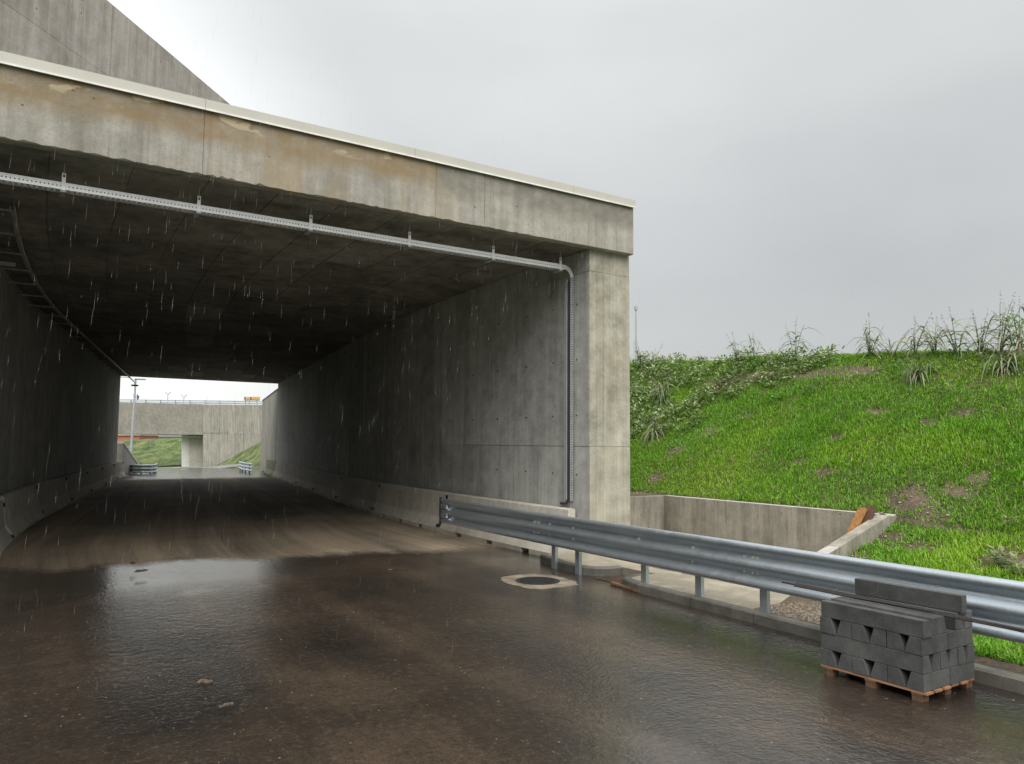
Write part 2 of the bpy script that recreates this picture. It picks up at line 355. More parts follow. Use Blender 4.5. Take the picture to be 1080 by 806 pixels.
def obj(name, me, parent=None, loc=None, rot=None):
    o = bpy.data.objects.new(name, me); COL.objects.link(o)
    if parent: o.parent = parent
    if loc is not None: o.location = tuple(float(q) for q in loc)
    if rot is not None: o.rotation_euler = rot
    return o
def tag(o, label=None, cat=None, group=None, kind=None):
    for k_, v_ in (('label', label), ('category', cat), ('group', group), ('kind', kind)):
        if v_: o[k_] = v_
    return o
def thing(name, label, cat, group=None, loc=(0, 0, 0)):
    o = obj(name, None, None, loc); o.empty_display_size = 0.2
    return tag(o, label, cat, group)
def np_mesh(name, verts, faces_flat, sizes, mat, tone=None):
    me = bpy.data.meshes.new(name); nv = len(verts)
    me.vertices.add(nv); me.vertices.foreach_set('co', np.asarray(verts, np.float32).ravel())
    ff = np.asarray(faces_flat, np.int32).ravel(); sizes = np.asarray(sizes, np.int32)
    me.loops.add(len(ff)); me.loops.foreach_set('vertex_index', ff)
    me.polygons.add(len(sizes)); st = np.zeros(len(sizes), np.int32); st[1:] = np.cumsum(sizes)[:-1]
    me.polygons.foreach_set('loop_start', st)
    if tone is not None:
        at_ = me.color_attributes.new('tone', 'FLOAT_COLOR', 'POINT'); t4 = np.ones((nv, 4), np.float32); t4[:, :3] = tone
        at_.data.foreach_set('color', t4.ravel())
    me.materials.append(M[mat]); me.update(calc_edges=True); me.validate()
    return me

# ------------------------------------------------------------------ shape of the place
def cv(v):      # how far the road has bent to the right, v metres in
    if v <= 1.5: return 0.0
    if v <= 14: return 0.165*(v-1.5)**2/25.0
    return 0.165*(v-1.5-6.25)
def uR(v): return 0.94*cv(v)
def uL(v): return -9.1+1.09*cv(v)
def kf(v): return -1.12+0.03*v      # front edge of the kerb
ZC = 5.45           # ceiling
VE = 35.3           # far end of the underpass
def vnoise(x, y, s, seed=0):    # smooth value noise for heights and masks
    x = np.asarray(x, float)*s+seed*17.3; y = np.asarray(y, float)*s+seed*7.7
    xi, yi = np.floor(x), np.floor(y); fx, fy = x-xi, y-yi
    h = lambda a, b: np.modf(np.abs(np.sin(a*127.1+b*311.7+seed*3.1)*43758.5453))[0]
    sx, sy = fx*fx*(3-2*fx), fy*fy*(3-2*fy)
    return (h(xi, yi)*(1-sx)+h(xi+1, yi)*sx)*(1-sy)+(h(xi, yi+1)*(1-sx)+h(xi+1, yi+1)*sx)*sy
def crest(v): return 4.1+0.06*np.clip(v, -12, 12)
UB, VW, VR = 3.1, -3.45, 1.5      # basin: back wall line, wing wall line, return wall line
def ez(u, v):       # height of the embankment on the right
    u = np.asarray(u, float); v = np.asarray(v, float)
    zc_ = crest(v)
    dn = np.clip((VW-v)/0.9, 0, 1); z0_ = 0.93-0.12*dn
    toe = np.where(v < VW, np.interp(u, [-1.0, 0.2, 1.5, 2.6, 3.33], [0.10, 0.12, 0.25, 0.52, 0.81]), np.interp(u, [1.0, 3.33], [0.88, 0.93]))
    t = np.clip((u-3.33)/(7.9-3.33), 0, 1.25)
    up = z0_+(zc_-z0_)*np.where(t < 0.9, t, 0.9+0.1*np.tanh((t-0.9)/0.1))
    z = np.where(u < 3.33, np.where(v < VW, np.minimum(toe, z0_), toe), up)
    bumpy = (vnoise(u, v, 0.8, 1)-0.5)*0.16+(vnoise(u, v, 2.6, 2)-0.5)*0.07
    z = z+bumpy*np.clip((u-3.4)/0.8, 0.0, 1)+np.where((u < 3.33) & (v < VW), bumpy*0.5*np.clip((u-0.3), 0, 1), 0)
    ins = (u < UB+0.05) & (v > VW-0.05+0.0) & (v < VR+0.1)
    return np.where(ins, -0.06, z)

# ------------------------------------------------------------------ the setting
fwh = np.array([fw[0], fw[1]])/math.hypot(fw[0], fw[1])
def zfar(x, y):     # ground falls gently away beyond the underpass
    d = (x-CAM[0])*fwh[0]+(y-CAM[1])*fwh[1]
    return -0.06-0.029*max(0.0, min(d, 170)-50)
b = MB()
xs = [-900, -300, -120, -60, -30, -10, 0, 10, 30, 60, 120, 300, 900]
ys = [-900, -300, -100, -40, 0, 20, 34, 40, 46, 52, 60, 70, 80, 100, 130, 170, 300, 900, 2000]
vs = [(x, y, zfar(x, y)-(0.02 if y > 37 else 0.4)) for y in ys for x in xs]; nx = len(xs)
fs = [(j*nx+i, j*nx+i+1, (j+1)*nx+i+1, (j+1)*nx+i) for j in range(len(ys)-1) for i in range(nx-1)]
b.add(vs, fs); tag(b.build('ground', 'fargrass'), 'flat ground under the roads and slopes', 'ground', kind='structure')

def dip(u, v):      # hollow added in the road at the portal, shaped to mirror the far sky
    if v <= 0 or v >= 6.6: return 0.0
    if v < 1.2: d_ = 0.5*0.052/1.2*v*v
    elif v < 4.4: d_ = 0.0312+0.052*(v-1.2)-0.5*0.024/3.2*(v-1.2)**2
    else:
        q = (v-4.4)/2.2; d_ = 0.1592*(1-q*q*(3-2*q))
    t_ = min(1.0, max(0.0, (u+1.7)/-3.2)); return -d_*t_*t_*(3-2*t_)
b = MB()
vl = list(np.arange(-70, -8, 4))+list(np.arange(-8, 0, 1.0))+list(np.arange(0, 7, 0.2))+list(np.arange(7, 36.1, 1.0)); NU = 30
vs = []
for v in vl:
    x0, x1 = (-10.6, 0.9) if v < 0 else (uL(v)-0.3, uR(v)+0.25)
    vs += [(x0+(x1-x0)*j/NU, v, dip(x0+(x1-x0)*j/NU, v)) for j in range(NU+1)]
b.add(vs, [(i*(NU+1)+j, i*(NU+1)+j+1, (i+1)*(NU+1)+j+1, (i+1)*(NU+1)+j) for i in range(len(vl)-1) for j in range(NU)])
tag(b.build('road', 'asphalt', smooth=True), 'wet brown muddy asphalt road running into the underpass', 'road', kind='structure')
# road beyond the far end, spreading into a junction
b = MB(); yy = [36.0, 38, 41, 45, 50, 56, 63, 70, 78]
lw = [uL(36)-0.3, uL(38)-1, -6, -9, -14, -22, -34, -50, -60]; rw = [uR(36)+.25, uR(38)+0.6, uR(41)+1.2, uR(45)+2, 12, 15, 19, 25, 30]
vs = []; fs = []
for i, y in enumerate(yy):
    for j in range(9):
        x = lw[i]+(rw[i]-lw[i])*j/8; vs.append((x, y, zfar(x, y)+0.06))
for i in range(len(yy)-1):
    for j in range(8): fs.append((i*9+j, i*9+j+1, (i+1)*9+j+1, (i+1)*9+j))
b.add(vs, fs); tag(b.build('road', 'asphalt'), 'light wet road beyond the far end of the underpass', 'road', kind='structure')

# embankment right
ul = [-0.98, -0.6, -0.2, 0.2, 0.6, 1.0, 1.4, 1.8, 2.2, 2.6, 2.95, 3.1, 3.2, 3.33]+list(np.arange(3.5, 9.2, 0.2))+[9.6, 10.5, 12, 16, 25, 45, 90, 200, 500]
vl = [-300, -120, -60, -40, -30, -24, -20]+list(np.arange(-17, -3.7, 0.25))+[-3.5, -3.4]+list(np.arange(-3.2, 1.4, 0.25))+[1.45, 1.65]+list(np.arange(1.9, 14, 0.3))+[16, 19, 23, 28, 33, 36]
U, V = np.meshgrid(ul, vl); Zg = ez(U, V)
off = np.where(V > 1.0, np.vectorize(uR)(V), 0.0)
Xg = U+off*np.clip((9-U)/8, 0, 1); Xg[:, 0] = np.where(np.array(vl) < -2.6, kf(np.array(vl))+0.10, Xg[:, 0])
keep = lambda i, j: not (vl[i] > 0.9 and vl[i] < 1.4 and ul[j] < 0.9) and not (vl[i] >= -0.3 and ul[j] < 0.95)
vs = np.stack([Xg, V, Zg], -1).reshape(-1, 3); nu = len(ul)
fs = [(i*nu+j, i*nu+j+1, (i+1)*nu+j+1, (i+1)*nu+j) for i in range(len(vl)-1) for j in range(nu-1) if keep(i, j)]
EMB = tag(MB().add(vs, fs).build('embankment', 'soil', smooth=True), 'earth embankment with bare brown soil patches beside the portal', 'embankment', kind='structure')
# embankment left (outside the picture, seen a step to the side)
b = MB(); lu = [-10.6, -11.5, -13, -15, -18, -22, -60, -400]; lz = [0.05, 0.15, 0.9, 2.2, 4.0, 4.3, 4.3, 4.3]
lv = [-300, -60, -30, -15, -8, -4, -1, 0.4]
b.add([(x, y, z) for y in lv for x, z in zip(lu, lz)], [(i*8+j+1, i*8+j, (i+1)*8+j, (i+1)*8+j+1) for i in range(7) for j in range(7)])
tag(b.build('embankment', 'fargrass', smooth=True), 'green embankment on the left of the road', 'embankment', kind='structure')

# pavement with kerb stones along the road
pav = MB()
pav.prism([(kf(0.25)+0.30, 0.25), (-0.86, -0.2), (-0.93, -0.55), (-0.93, -0.95), (-0.84, -1.17), (-0.70, -1.27), (-0.45, -1.32), (-0.45, -1.95), (-0.70, -1.96), (-0.90, -2.0), (-1.03, -2.13),
           (kf(-2.5)+0.13, -2.5), (kf(-4.4)+0.13, -4.4), (-0.55, -4.35), (0.1, -4.05), (0.5, -4.2), (UB-0.05, -4.2), (UB-0.05, 1.45), (0.95, 1.45), (0.95, 0.25)], -0.05, 0.12)
PAV = tag(pav.build('pavement', 'pave', bevel=0.008), 'pale concrete pavement apron beside the column', 'pavement', kind='structure')
def kerbstone(pts, w=0.125, z=0.124):
    """one kerb stone following front-edge points"""
    n = len(pts); rings = []
    for i, p in enumerate(pts):
        a = Vector(pts[max(i-1, 0)]).to_2d(); c_ = Vector(pts[min(i+1, n-1)]).to_2d(); d = (c_-a).normalized(); nn = Vector((-d.y, d.x))
        if nn.x < 0: nn = nn
        q = Vector(p).to_2d(); f = q; k_ = q+nn*w
        rings.append([(f.x, f.y, -0.1), (k_.x, k_.y, -0.1), (k_.x, k_.y, z), (f.x+nn.x*0.02, f.y+nn.y*0.02, z), (f.x, f.y, z-0.02)])
    return MB().loft(rings).build('kerb_stone', 'kerb', PAV)
v = -2.55
while v > -22:
    kerbstone([(kf(v), v), (kf(v-0.99), v-0.99)]); v -= 1.0
kerbstone([(-0.45, -1.97), (-0.72, -1.965), (-0.95, -2.01), (-1.09, -2.12), (-1.16, -2.3), (kf(-2.54), -2.54)])
kerbstone([(-0.82, 0.3), (-0.90, -0.1), (-0.99, -0.45), (-1.0, -0.94)])
kerbstone([(-1.0, -0.95), (-0.97, -1.1), (-0.88, -1.24), (-0.74, -1.34), (-0.45, -1.38)])

# gravel strip and grass verge between kerb and slope come with the scattered stuff below

# ------------------------------------------------------------------ the underpass
UP = thing('underpass', 'long grey concrete road underpass with a thick stained portal beam', 'underpass')
vj = [0.0, 1.45]+[1.45+2.2*i for i in range(1, 15)]+[VE]
zr = [0.0, 1.95, 5.05, ZC]
def wallside(side):
    f = uR if side > 0 else uL
    core = MB()
    for a, b_ in zip([0.2]+vj[1:-1], vj[1:]):
        x0, x1 = f(a)+side*0.012, f(b_)+side*0.012; t = 0.9
        core.hexa([(x0, a, -0.1), (x0+side*t, a, -0.1), (x1+side*t, b_, -0.1), (x1, b_, -0.1), (x0, a, ZC), (x0+side*t, a, ZC), (x1+side*t, b_, ZC), (x1, b_, ZC)])
    W = core.build('wall', 'wall', UP)
    for i, (a, b_) in enumerate(zip(vj[:-1], vj[1:])):
        if i == 0 and side > 0: a = 0.02
        for k_ in range(3):
            g = 0.006; a0, b0 = a+g, b_-g; z0, z1 = zr[k_]+g-0.0, zr[k_+1]-g
            d = random.uniform(-0.004, 0.004)
            p0, p1 = f(a0)+side*d, f(b0)+side*d; q = side*(0.03)
            MB().hexa([(p0, a0, z0), (p0+q, a0, z0), (p1+q, b0, z0), (p1, b0, z0), (p0, a0, z1), (p0+q, a0, z1), (p1+q, b0, z1), (p1, b0, z1)]).build('wall_panel', 'wall', W)
    th = MB()
    for a, b_ in zip(vj[:-1], vj[1:]):
        for fr in ((0.25, 0.75) if b_-a > 1 else (0.5,)):
            for z in (0.55, 1.45, 2.5, 3.5, 4.5):
                v = a+(b_-a)*fr; x = f(v)-side*0.0055
                th.add([(x, v+0.017*math.cos(q), z+0.017*math.sin(q)) for q in (6.283*j/8 for j in range(8))]+[(x+side*0.02, v+0.017*math.cos(q), z+0.017*math.sin(q)) for q in (6.283*j/8 for j in range(8))], [tuple(range(8))]+[(j, (j+1) % 8, 8+(j+1) % 8, 8+j) for j in range(8)])
    tag(th.build('tie_holes', 'dark', W), kind='stuff')  # near-black discs on the wall stand in for shaded holes
    return W
wallside(1); wallside(-1)
# ceiling slab and its board-marked panels
b = MB(); cl_v = [0.0]+vj[1:]
for a, b_ in zip(vj[:-1], vj[1:]):
    x0, x1, y0, y1 = uL(a)-0.9, uR(a)+0.9, uL(b_)-0.9, uR(b_)+0.9
    b.hexa([(x0, a, ZC+0.012), (x1, a, ZC+0.012), (y1, b_, ZC+0.012), (y0, b_, ZC+0.012), (x0, a, 6.42), (x1, a, 6.42), (y1, b_, 6.42), (y0, b_, 6.42)])
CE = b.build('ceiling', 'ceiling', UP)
NC = 10
PALE = {(5, 4), (6, 4), (7, 4), (8, 4), (9, 5), (10, 4), (10, 5), (11, 4), (11, 5), (11, 6), (12, 4), (12, 6), (13, 3), (13, 5), (13, 6), (14, 4), (14, 6), (14, 7)}
for i, (a, b_) in enumerate(zip(vj[:-1], vj[1:])):
    for j in range(NC):
        g = 0.007; z = ZC+random.uniform(-0.007, 0.004); a0, b0 = a+g, b_-g
        def X(vv, t): return uL(vv)+0.004+(uR(vv)-uL(vv)-0.008)*t
        t0, t1 = j/NC+0.0008, (j+1)/NC-0.0008
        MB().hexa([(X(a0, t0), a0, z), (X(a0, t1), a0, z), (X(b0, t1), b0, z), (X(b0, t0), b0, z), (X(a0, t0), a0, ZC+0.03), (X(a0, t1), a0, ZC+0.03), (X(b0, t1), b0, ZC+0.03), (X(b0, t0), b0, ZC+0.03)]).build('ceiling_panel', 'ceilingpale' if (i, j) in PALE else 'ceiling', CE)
# end columns of the near portal, board marked
for x0, x1 in ((0.0, 0.93), (-10.03, -9.1)):
    c_ = MB().box(x0+0.01, x1-0.01, 0.012, 0.6, -0.1, ZC-0.01).build('column', 'column', UP)
    nb = 6
    for k_ in range(nb):
        a, b_ = x0+(x1-x0)*k_/nb, x0+(x1-x0)*(k_+1)/nb
        for z0, z1 in ((-0.05, 1.95), (1.956, 5.05), (5.056, ZC-0.006)):
            d = random.uniform(-0.003, 0.003)
            MB().box(a+0.0015, b_-0.0015, d, 0.04, z0, z1).build('board_mark', 'column', c_)
# fascia beam in sections, slightly ragged lower edge
secs = [(-12.5, -8.95), (-8.945, -6.50), (-6.495, -3.12), (-3.115, -2.25), (-2.245, 0.90)]
for x0, x1 in secs:
    n = max(3, int((x1-x0)/0.06)); rings = []
    for i in range(n+1):
        x = x0+(x1-x0)*i/n
        jag = 0.0 if i in (0, n) else (random.uniform(-0.010, 0.012) if x < -1.2 else random.uniform(-0.002, 0.002))
        if x < -5.3 and random.random() < 0.3: jag += random.uniform(0, 0.018)
        rings.append([(x, -0.15, ZC+jag), (x, -0.13, ZC-0.012+jag*0.4), (x, 0.0, ZC-0.013), (x, 0.0, 6.36), (x, -0.15, 6.36)])
    MB().loft(rings).build('fascia_section', 'fascia', UP)
x = -12.5
while x < 0.9:      # folded metal coping in lengths
    x1 = min(x+3.0, 0.925)
    if 0.925-x1 < 0.4: x1 = 0.925
    MB().loft([[(q, -0.19, 6.30), (q, -0.185, 6.30), (q, -0.185, 6.435), (q, 0.25, 6.475), (q, 0.25, 6.485), (q, -0.19, 6.445)] for q in (x+0.002, x1-0.002)]).build('coping', 'cap', UP)
    MB().loft([[(q, -0.202, 6.297), (q, -0.183, 6.297), (q, -0.183, 6.318), (q, -0.202, 6.318)] for q in (x+0.002, x1-0.002)]).build('drip_edge', 'white', UP)
    x = x1
# deck top
MB().box(-12.5, 0.9, 0.26, 1.0, 6.3, 6.43).build('deck', 'upper', UP)
MB().hexa([(-12.5, 1.0, 6.3), (0.9, 1.0, 6.3), (uR(VE)+.9, VE, 6.3), (-10, VE, 6.3), (-12.5, 1.0, 6.44), (0.9, 1.0, 6.44), (uR(VE)+.9, VE, 6.44), (-10, VE, 6.44)]).build('deck', 'upper', UP)
MB().box(uL(VE)-1.2, uR(VE)+1.2, VE, VE+0.25, ZC, 6.5).build('fascia_section', 'farc', UP)

# upper wall standing on the deck
p0, p1 = np.array([-10.6, 1.07]), np.array([1.5, 14.8]); dr = (p1-p0)/np.linalg.norm(p1-p0); nn = np.array([dr[1], -dr[0]]); Lw = np.linalg.norm(p1-p0)
UW = thing('concrete_wall', 'tall bare concrete wall standing on the deck above the portal', 'wall', loc=(p0[0], p0[1], 6.44))
def wp(s_, t_, z): q = dr*s_-nn*t_; return (q[0], q[1], z-6.44)
MB().hexa([wp(0, 0.012, 6.43), wp(Lw, 0.012, 6.43), wp(Lw, 0.5, 6.43), wp(0, 0.5, 6.43), wp(0, 0.012, 9.96), wp(Lw, 0.012, 9.96), wp(Lw, 0.5, 9.96), wp(0, 0.5, 9.96)]).build('wall_core', 'upper', UW)
s_ = 0.0
while s_ < Lw:
    e_ = min(s_+1.25, Lw)
    for z0, z1 in ((6.45, 8.6), (8.606, 9.97)):
        d = random.uniform(-0.004, 0.004)
        MB().hexa([wp(s_+.004, d, z0), wp(e_-.004, d, z0), wp(e_-.004, .04, z0), wp(s_+.004, .04, z0), wp(s_+.004, d, z1), wp(e_-.004, d, z1), wp(e_-.004, .04, z1), wp(s_+.004, .04, z1)]).build('wall_panel', 'upper', UW)
    s_ = e_

# ------------------------------------------------------------------ concrete road barriers
BH = 0.86
def barrier(f, side, a, b_, label, mat='barrier', mark=False, group='concrete barriers along the underpass walls'):
    t = thing('road_barrier', label, 'barrier', group, (f((a+b_)/2), (a+b_)/2, 0)); ox, oy = t.location.x, t.location.y
    L = b_-a; cuts = sorted([0.0, L*0.22-0.13, L*0.22+0.13, L*0.5-0.13, L*0.5+0.13, L*0.78-0.13, L*0.78+0.13, L])
    prof = lambda zb: [(-0.44, zb), (-0.44, max(0.085, zb+0.001)), (-0.425, 0.10), (-0.295, 0.275), (-0.275, 0.32), (-0.222, BH-0.02), (-0.205, BH), (-0.085, BH), (-0.07, BH-0.02), (-0.06, zb)]
    m_ = MB()
    for k_ in range(len(cuts)-1):
        zb = 0.075 if k_ % 2 else 0.0
        rings = []
        for s in (cuts[k_], cuts[k_+1]):
            vv = a+0.012+s*(L-0.024)/L
            rings.append([(f(vv)+side*q-ox, vv-oy, z) for q, z in prof(zb)])
        m_.loft(rings)
    m_.build('body', mat, t)
    # steel coupling at the joint foot and a near-black box painted in for the shaded slot on top
    MB().tube([(f(b_)-side*0.40-ox, b_-0.07-oy, 0.13), (f(b_)-side*0.40-ox, b_+0.07-oy, 0.13)], 0.045, 10).build('coupling', 'cable', t)
    MB().box(*sorted((f(b_)-side*0.255-ox, f(b_)-side*0.20-ox)), b_-0.09-oy, b_-0.02-oy, BH-0.13, BH-0.05).build('lifting_slot', 'dark', t)
    if mark:    # faint factory stamp: a dark worn strip above a small shield
        vv = a+L*0.62
        def pl(v0, z0): return (f(v0)-side*(0.222+(BH-0.02-z0)*0.0955+0.002)-ox, v0-oy, z0)
        st = MB(); x_ = vv-0.22
        while x_ < vv+0.22:
            w_ = random.uniform(0.015, 0.04); hh = random.uniform(0.012, 0.03)
            st.add([pl(x_, 0.71-hh), pl(x_+w_, 0.71-hh), pl(x_+w_, 0.71+hh), pl(x_, 0.71+hh)], [(0, 1, 2, 3)]); x_ += w_+0.012
        st.build('stamp', 'greypaint', t)
        MB().add([pl(vv-0.055, 0.60), pl(vv+0.055, 0.60), pl(vv+0.055, 0.53), pl(vv, 0.46), pl(vv-0.055, 0.53)], [(0, 1, 2, 3, 4)]).build('emblem', 'greypaint', t)
    return t
ords = ['first', 'second', 'third', 'fourth', 'fifth', 'sixth', 'seventh', 'eighth', 'ninth']
BL = 4.72; a = 0.30; i = 0
while a < 36:
    lab = 'pale concrete road barrier behind the end of the near guardrail' if i == 0 else ('worn concrete road barrier with a grey stamp and shield just past the guardrail end' if i == 1 else
          ('mossy green concrete barrier, last of the right-hand row at the far opening' if a+BL > 36 else f'concrete road barrier along the right wall, {ords[i]} from the portal'))
    barrier(uR, 1, a, a+BL, lab, 'mossy' if a+BL > 36 else 'barrier', mark=(i in (1, 2, 3, 4))); a += BL; i += 1
a = -1.5; i = 0
while a < 35:
    bt = barrier(uL, -1, a, a+BL, f'concrete road barrier along the dark left wall, {ords[i]} from the portal' if a+BL < 35 else 'last concrete barrier along the left wall, at the far opening', mark=(i in (1, 2, 3, 5))); bt.location.z = -0.08 if i == 1 else 0.0; a += BL; i += 1

# ------------------------------------------------------------------ guardrails
def wave():
    half = [(0.035, 0), (0.072, 0.018), (0.083, 0.036), (0.083, 0.056), (0.070, 0.082), (0.014, 0.122), (0.002, 0.148), (0.014, 0.174), (0.070, 0.214), (0.083, 0.24)]
    return half+[(o_, 0.5-z_) for o_, z_ in reversed(half)]
def beam(path, z0f, side, mat='galv', name='rail', parent=None, off=0.0):
    """corrugated beam: path of (x, y) back-line points; side = -1 pushes the waves to -X"""
    prof = wave(); rings = []
    for i, p in enumerate(path):
        a_ = np.array(path[max(i-1, 0)]); c_ = np.array(path[min(i+1, len(path)-1)]); d = (c_-a_)/np.linalg.norm(c_-a_)
        nrm = np.array([d[1], -d[0]])*side
        q = np.array(p)
        zz = z0f(p)
        front = [(q[0]+nrm[0]*(o_+off), q[1]+nrm[1]*(o_+off), zz+z) for o_, z in prof]
        back = [(q[0]+nrm[0]*(o_+off-0.005), q[1]+nrm[1]*(o_+off-0.005), zz+z) for o_, z in reversed(prof)]
        rings.append(front+back)
    return MB().loft(rings).build(name, mat, parent, smooth=False)
def rl(v): return -1.045+0.03*v          # back line of the rail
def rz(p): return 0.868-0.0045*p[1]-0.5
def smooth_by_angle(o):
    o.data.shade_smooth(); o.data.set_sharp_from_angle(angle=R_(50))
GR = thing('guardrail', 'galvanised triple wave guardrail on posts running from the barrier past the pallet', 'guardrail', loc=(rl(-3), -3, 0))
def loc_path(v0, v1, n=2, dx=0.0): return [(rl(v0+(v1-v0)*i/(n-1))+dx-GR.location.x, v0+(v1-v0)*i/(n-1)-GR.location.y) for i in range(n)]
rz2 = lambda p: rz((0, p[1]+GR.location.y))
# transition length that laps the barrier, in two plates, then long rails
for v0, v1, dx in ((3.62, 1.95, 0.012), (2.25, -0.12, 0.0), (0.22, -4.62, -0.012), (-4.30, -9.0, -0.018), (-8.7, -13.5, -0.012), (-13.2, -18, -0.018)):
    o = beam(loc_path(v0, v1, 3, dx), rz2, -1 if v1 > v0 else 1, 'galv', 'rail', GR); smooth_by_angle(o)
# end shoe against the barrier
MB().box(rl(3.62)-0.10-GR.location.x, rl(3.62)-0.055-GR.location.x, 3.60-GR.location.y, 3.635-GR.location.y, rz((0, 3.6))-0.02, rz((0, 3.6))+0.53).build('end_plate', 'cable', GR)
for z_ in (0.12, 0.30):
    MB().box(rl(3.55)-0.085-GR.location.x, rl(3.55)-0.03-GR.location.x, 3.36-GR.location.y, 3.6-GR.location.y, rz((0, 3.6))+z_, rz((0, 3.6))+z_+0.09).build('end_bracket', 'galv', GR, bevel=0.01)
def cpost(z0, z1, w=0.10, d=0.055, t=0.006):
    P = [(0, 0), (d, 0), (d, 0.02), (d-t, 0.02), (d-t, t), (t, t), (t, w-t), (d-t, w-t), (d-t, w-0.02), (d, w-0.02), (d, w), (0, w)]
    return MB().prism([(x_, y_-w/2) for x_, y_ in P], z0, z1)
pm = None
postv = [-0.36, -1.01, -2.55, -3.58, -4.6]+[-5.62-1.02*i for i in range(12)]
pmesh = MB()
for dxp in (0.0, 0.075):
    q = cpost(-0.2, 0.72); pmesh.add([(x_*(1 if dxp == 0 else 1)+0.0, y_, z_) for x_, y_, z_ in q.v], q.f) if dxp == 0 else None
pme = pmesh.mesh('post', 'galv')
spm = MB().box(-0.05, 0.0, -0.04, 0.04, 0.45, 0.80).mesh('spacer', 'galv')
bom = MB().tube([(-0.016, 0, 0), (0.01, 0, 0)], 0.017, 8).mesh('bolt', 'fair')
for v in postv:
    x_ = rl(v)+0.035-GR.location.x; y_ = v-GR.location.y
    p = obj('post', pme, GR, (x_, y_, 0.10)); obj('spacer', spm, p, (0.015, 0, -0.05))
    for zz in (0.166, 0.334):
        obj('bolt', bom, GR, (rl(v)-0.018-GR.location.x, y_+0.02, rz((0, v))+zz))
for v in (-4.40, -4.52, -0.02, 0.1):
    for zz in (0.05, 0.166, 0.334, 0.45):
        obj('bolt', bom, GR, (rl(v)-0.03-GR.location.x, v-GR.location.y, rz((0, v))+zz))

def far_rail(pts, label, n_post, zg):
    t = thing('guardrail', label, 'guardrail', loc=(*pts[0], 0))
    P = [(p[0]-pts[0][0], p[1]-pts[0][1]) for p in pts]
    o = beam(P, lambda p: 0.40+zg, 1, 'galv', 'rail', t)
    # posts spread along the line
    seg = [0]
    for a_, c_ in zip(P[:-1], P[1:]): seg.append(seg[-1]+math.dist(a_, c_))
    for k_ in range(n_post):
        s = seg[-1]*(k_+0.3)/n_post; i_ = max(j for j in range(len(P)-1) if seg[j] <= s); t_ = (s-seg[i_])/(seg[i_+1]-seg[i_])
        x_, y_ = P[i_][0]+(P[i_+1][0]-P[i_][0])*t_, P[i_][1]+(P[i_+1][1]-P[i_][1])*t_
        MB().box(x_-0.05, x_+0.05, y_-0.04, y_+0.04, zg-0.3, zg+0.8).build('post', 'galv', t)
    return t
def g2(px, d): return tuple(at(px, 500, d)[:2])
far_rail([g2(135.5, 46.2), g2(142, 45.6), g2(150, 45.3), g2(158, 45.6), g2(163, 46.6), g2(164, 48.5)], 'short curved guardrail at the far left corner of the underpass', 8, -0.36)
far_rail([g2(252.5, 52.5), g2(255, 50.0), g2(260, 48.3), g2(266.5, 47.0)], 'short guardrail beyond the mossy barrier at the far right corner', 5, -0.28)

# ------------------------------------------------------------------ cable trays
CT = thing('cable_tray', 'white perforated cable tray hung across the portal and down the right wall', 'cable tray', loc=(0, 0.42, 5.2))
tx0, tx1 = -12.0, -0.24
def slotted(name, along, length, w, z0, pitch=0.045, parent=CT, horizontal=True):
    """strip with real slots: two lips and the bars between them"""
MB().box(tx0, tx1, -0.002, 0.002, -0.030, 0.010).build('side_lip', 'tray', CT)
MB().box(tx0, tx1, -0.002, 0.002, -0.080, -0.046).build('side_lip', 'tray', CT)
bars = MB(); x = tx0
while x < tx1: bars.box(x, x+0.030, -0.0015, 0.0015, -0.0465, -0.0295); x += 0.044
tag(bars.build('side_bars', 'tray', CT), kind='stuff')
rungs = MB(); x = tx0
while x < tx1: rungs.box(x, x+0.026, 0.002, 0.18, -0.0815, -0.0775); x += 0.062
tag(rungs.build('rungs', 'tray', CT), kind='stuff')
MB().box(tx0, tx1, 0.18, 0.184, -0.075, 0.0).build('back_side', 'tray', CT)
for x in (-9.6, -8.02, -6.43, -4.88, -3.29, -1.74, -0.33):
    h = MB().box(x-0.022, x+0.022, -0.012, -0.004, -0.10, 0.13).build('hanger', 'tray', CT)
    MB().tube([(x, -0.008, 0.10), (x, -0.008, 0.262)], 0.007, 6).build('rod', 'lamp', h)
    MB().box(x-0.03, x+0.03, -0.02, 0.2, -0.118, -0.092).build('bracket', 'lamp', h)
    MB().box(x-0.012, x+0.012, -0.0125, -0.011, 0.075, 0.10).build('hole', 'dark', h)  # near-black patch painted in for the shade of the hole
# elbow and vertical run on the right wall
el = MB(); rings = []
for k_ in range(9):
    t_ = math.pi/2*k_/8; cx, cz = tx1, -0.20
    ro, ri = 0.205, 0.13
    pts = []
    for rr in (ro, ri): pts.append((cx+rr*math.sin(t_), cz+rr*math.cos(t_)))
    rings.append([(pts[0][0], 0.002, pts[0][1]), (pts[0][0], -0.002, pts[0][1]), (pts[1][0], -0.002, pts[1][1]), (pts[1][0], 0.002, pts[1][1])])
el.loft(rings).build('elbow', 'tray', CT)
vx = tx1+0.205
MB().box(vx-0.062, vx-0.048, -0.0025, 0.0025, -4.22, -0.20).build('side_lip', 'lamp', CT)
MB().box(vx-0.014, vx-0.0, -0.0025, 0.0025, -4.22, -0.20).build('side_lip', 'lamp', CT)
bars = MB(); z = -4.2
while z < -0.2: bars.box(vx-0.049, vx-0.013, -0.0015, 0.0015, z, z+0.022); z += 0.045
tag(bars.build('side_bars', 'lamp', CT), kind='stuff')
MB().box(vx-0.006, vx-0.002, 0.003, 0.18, -4.22, -0.2).build('base_plate', 'greypaint', CT)
MB().box(vx-0.062, vx-0.0, 0.178, 0.182, -4.22, -0.26).build('back_side', 'greypaint', CT)
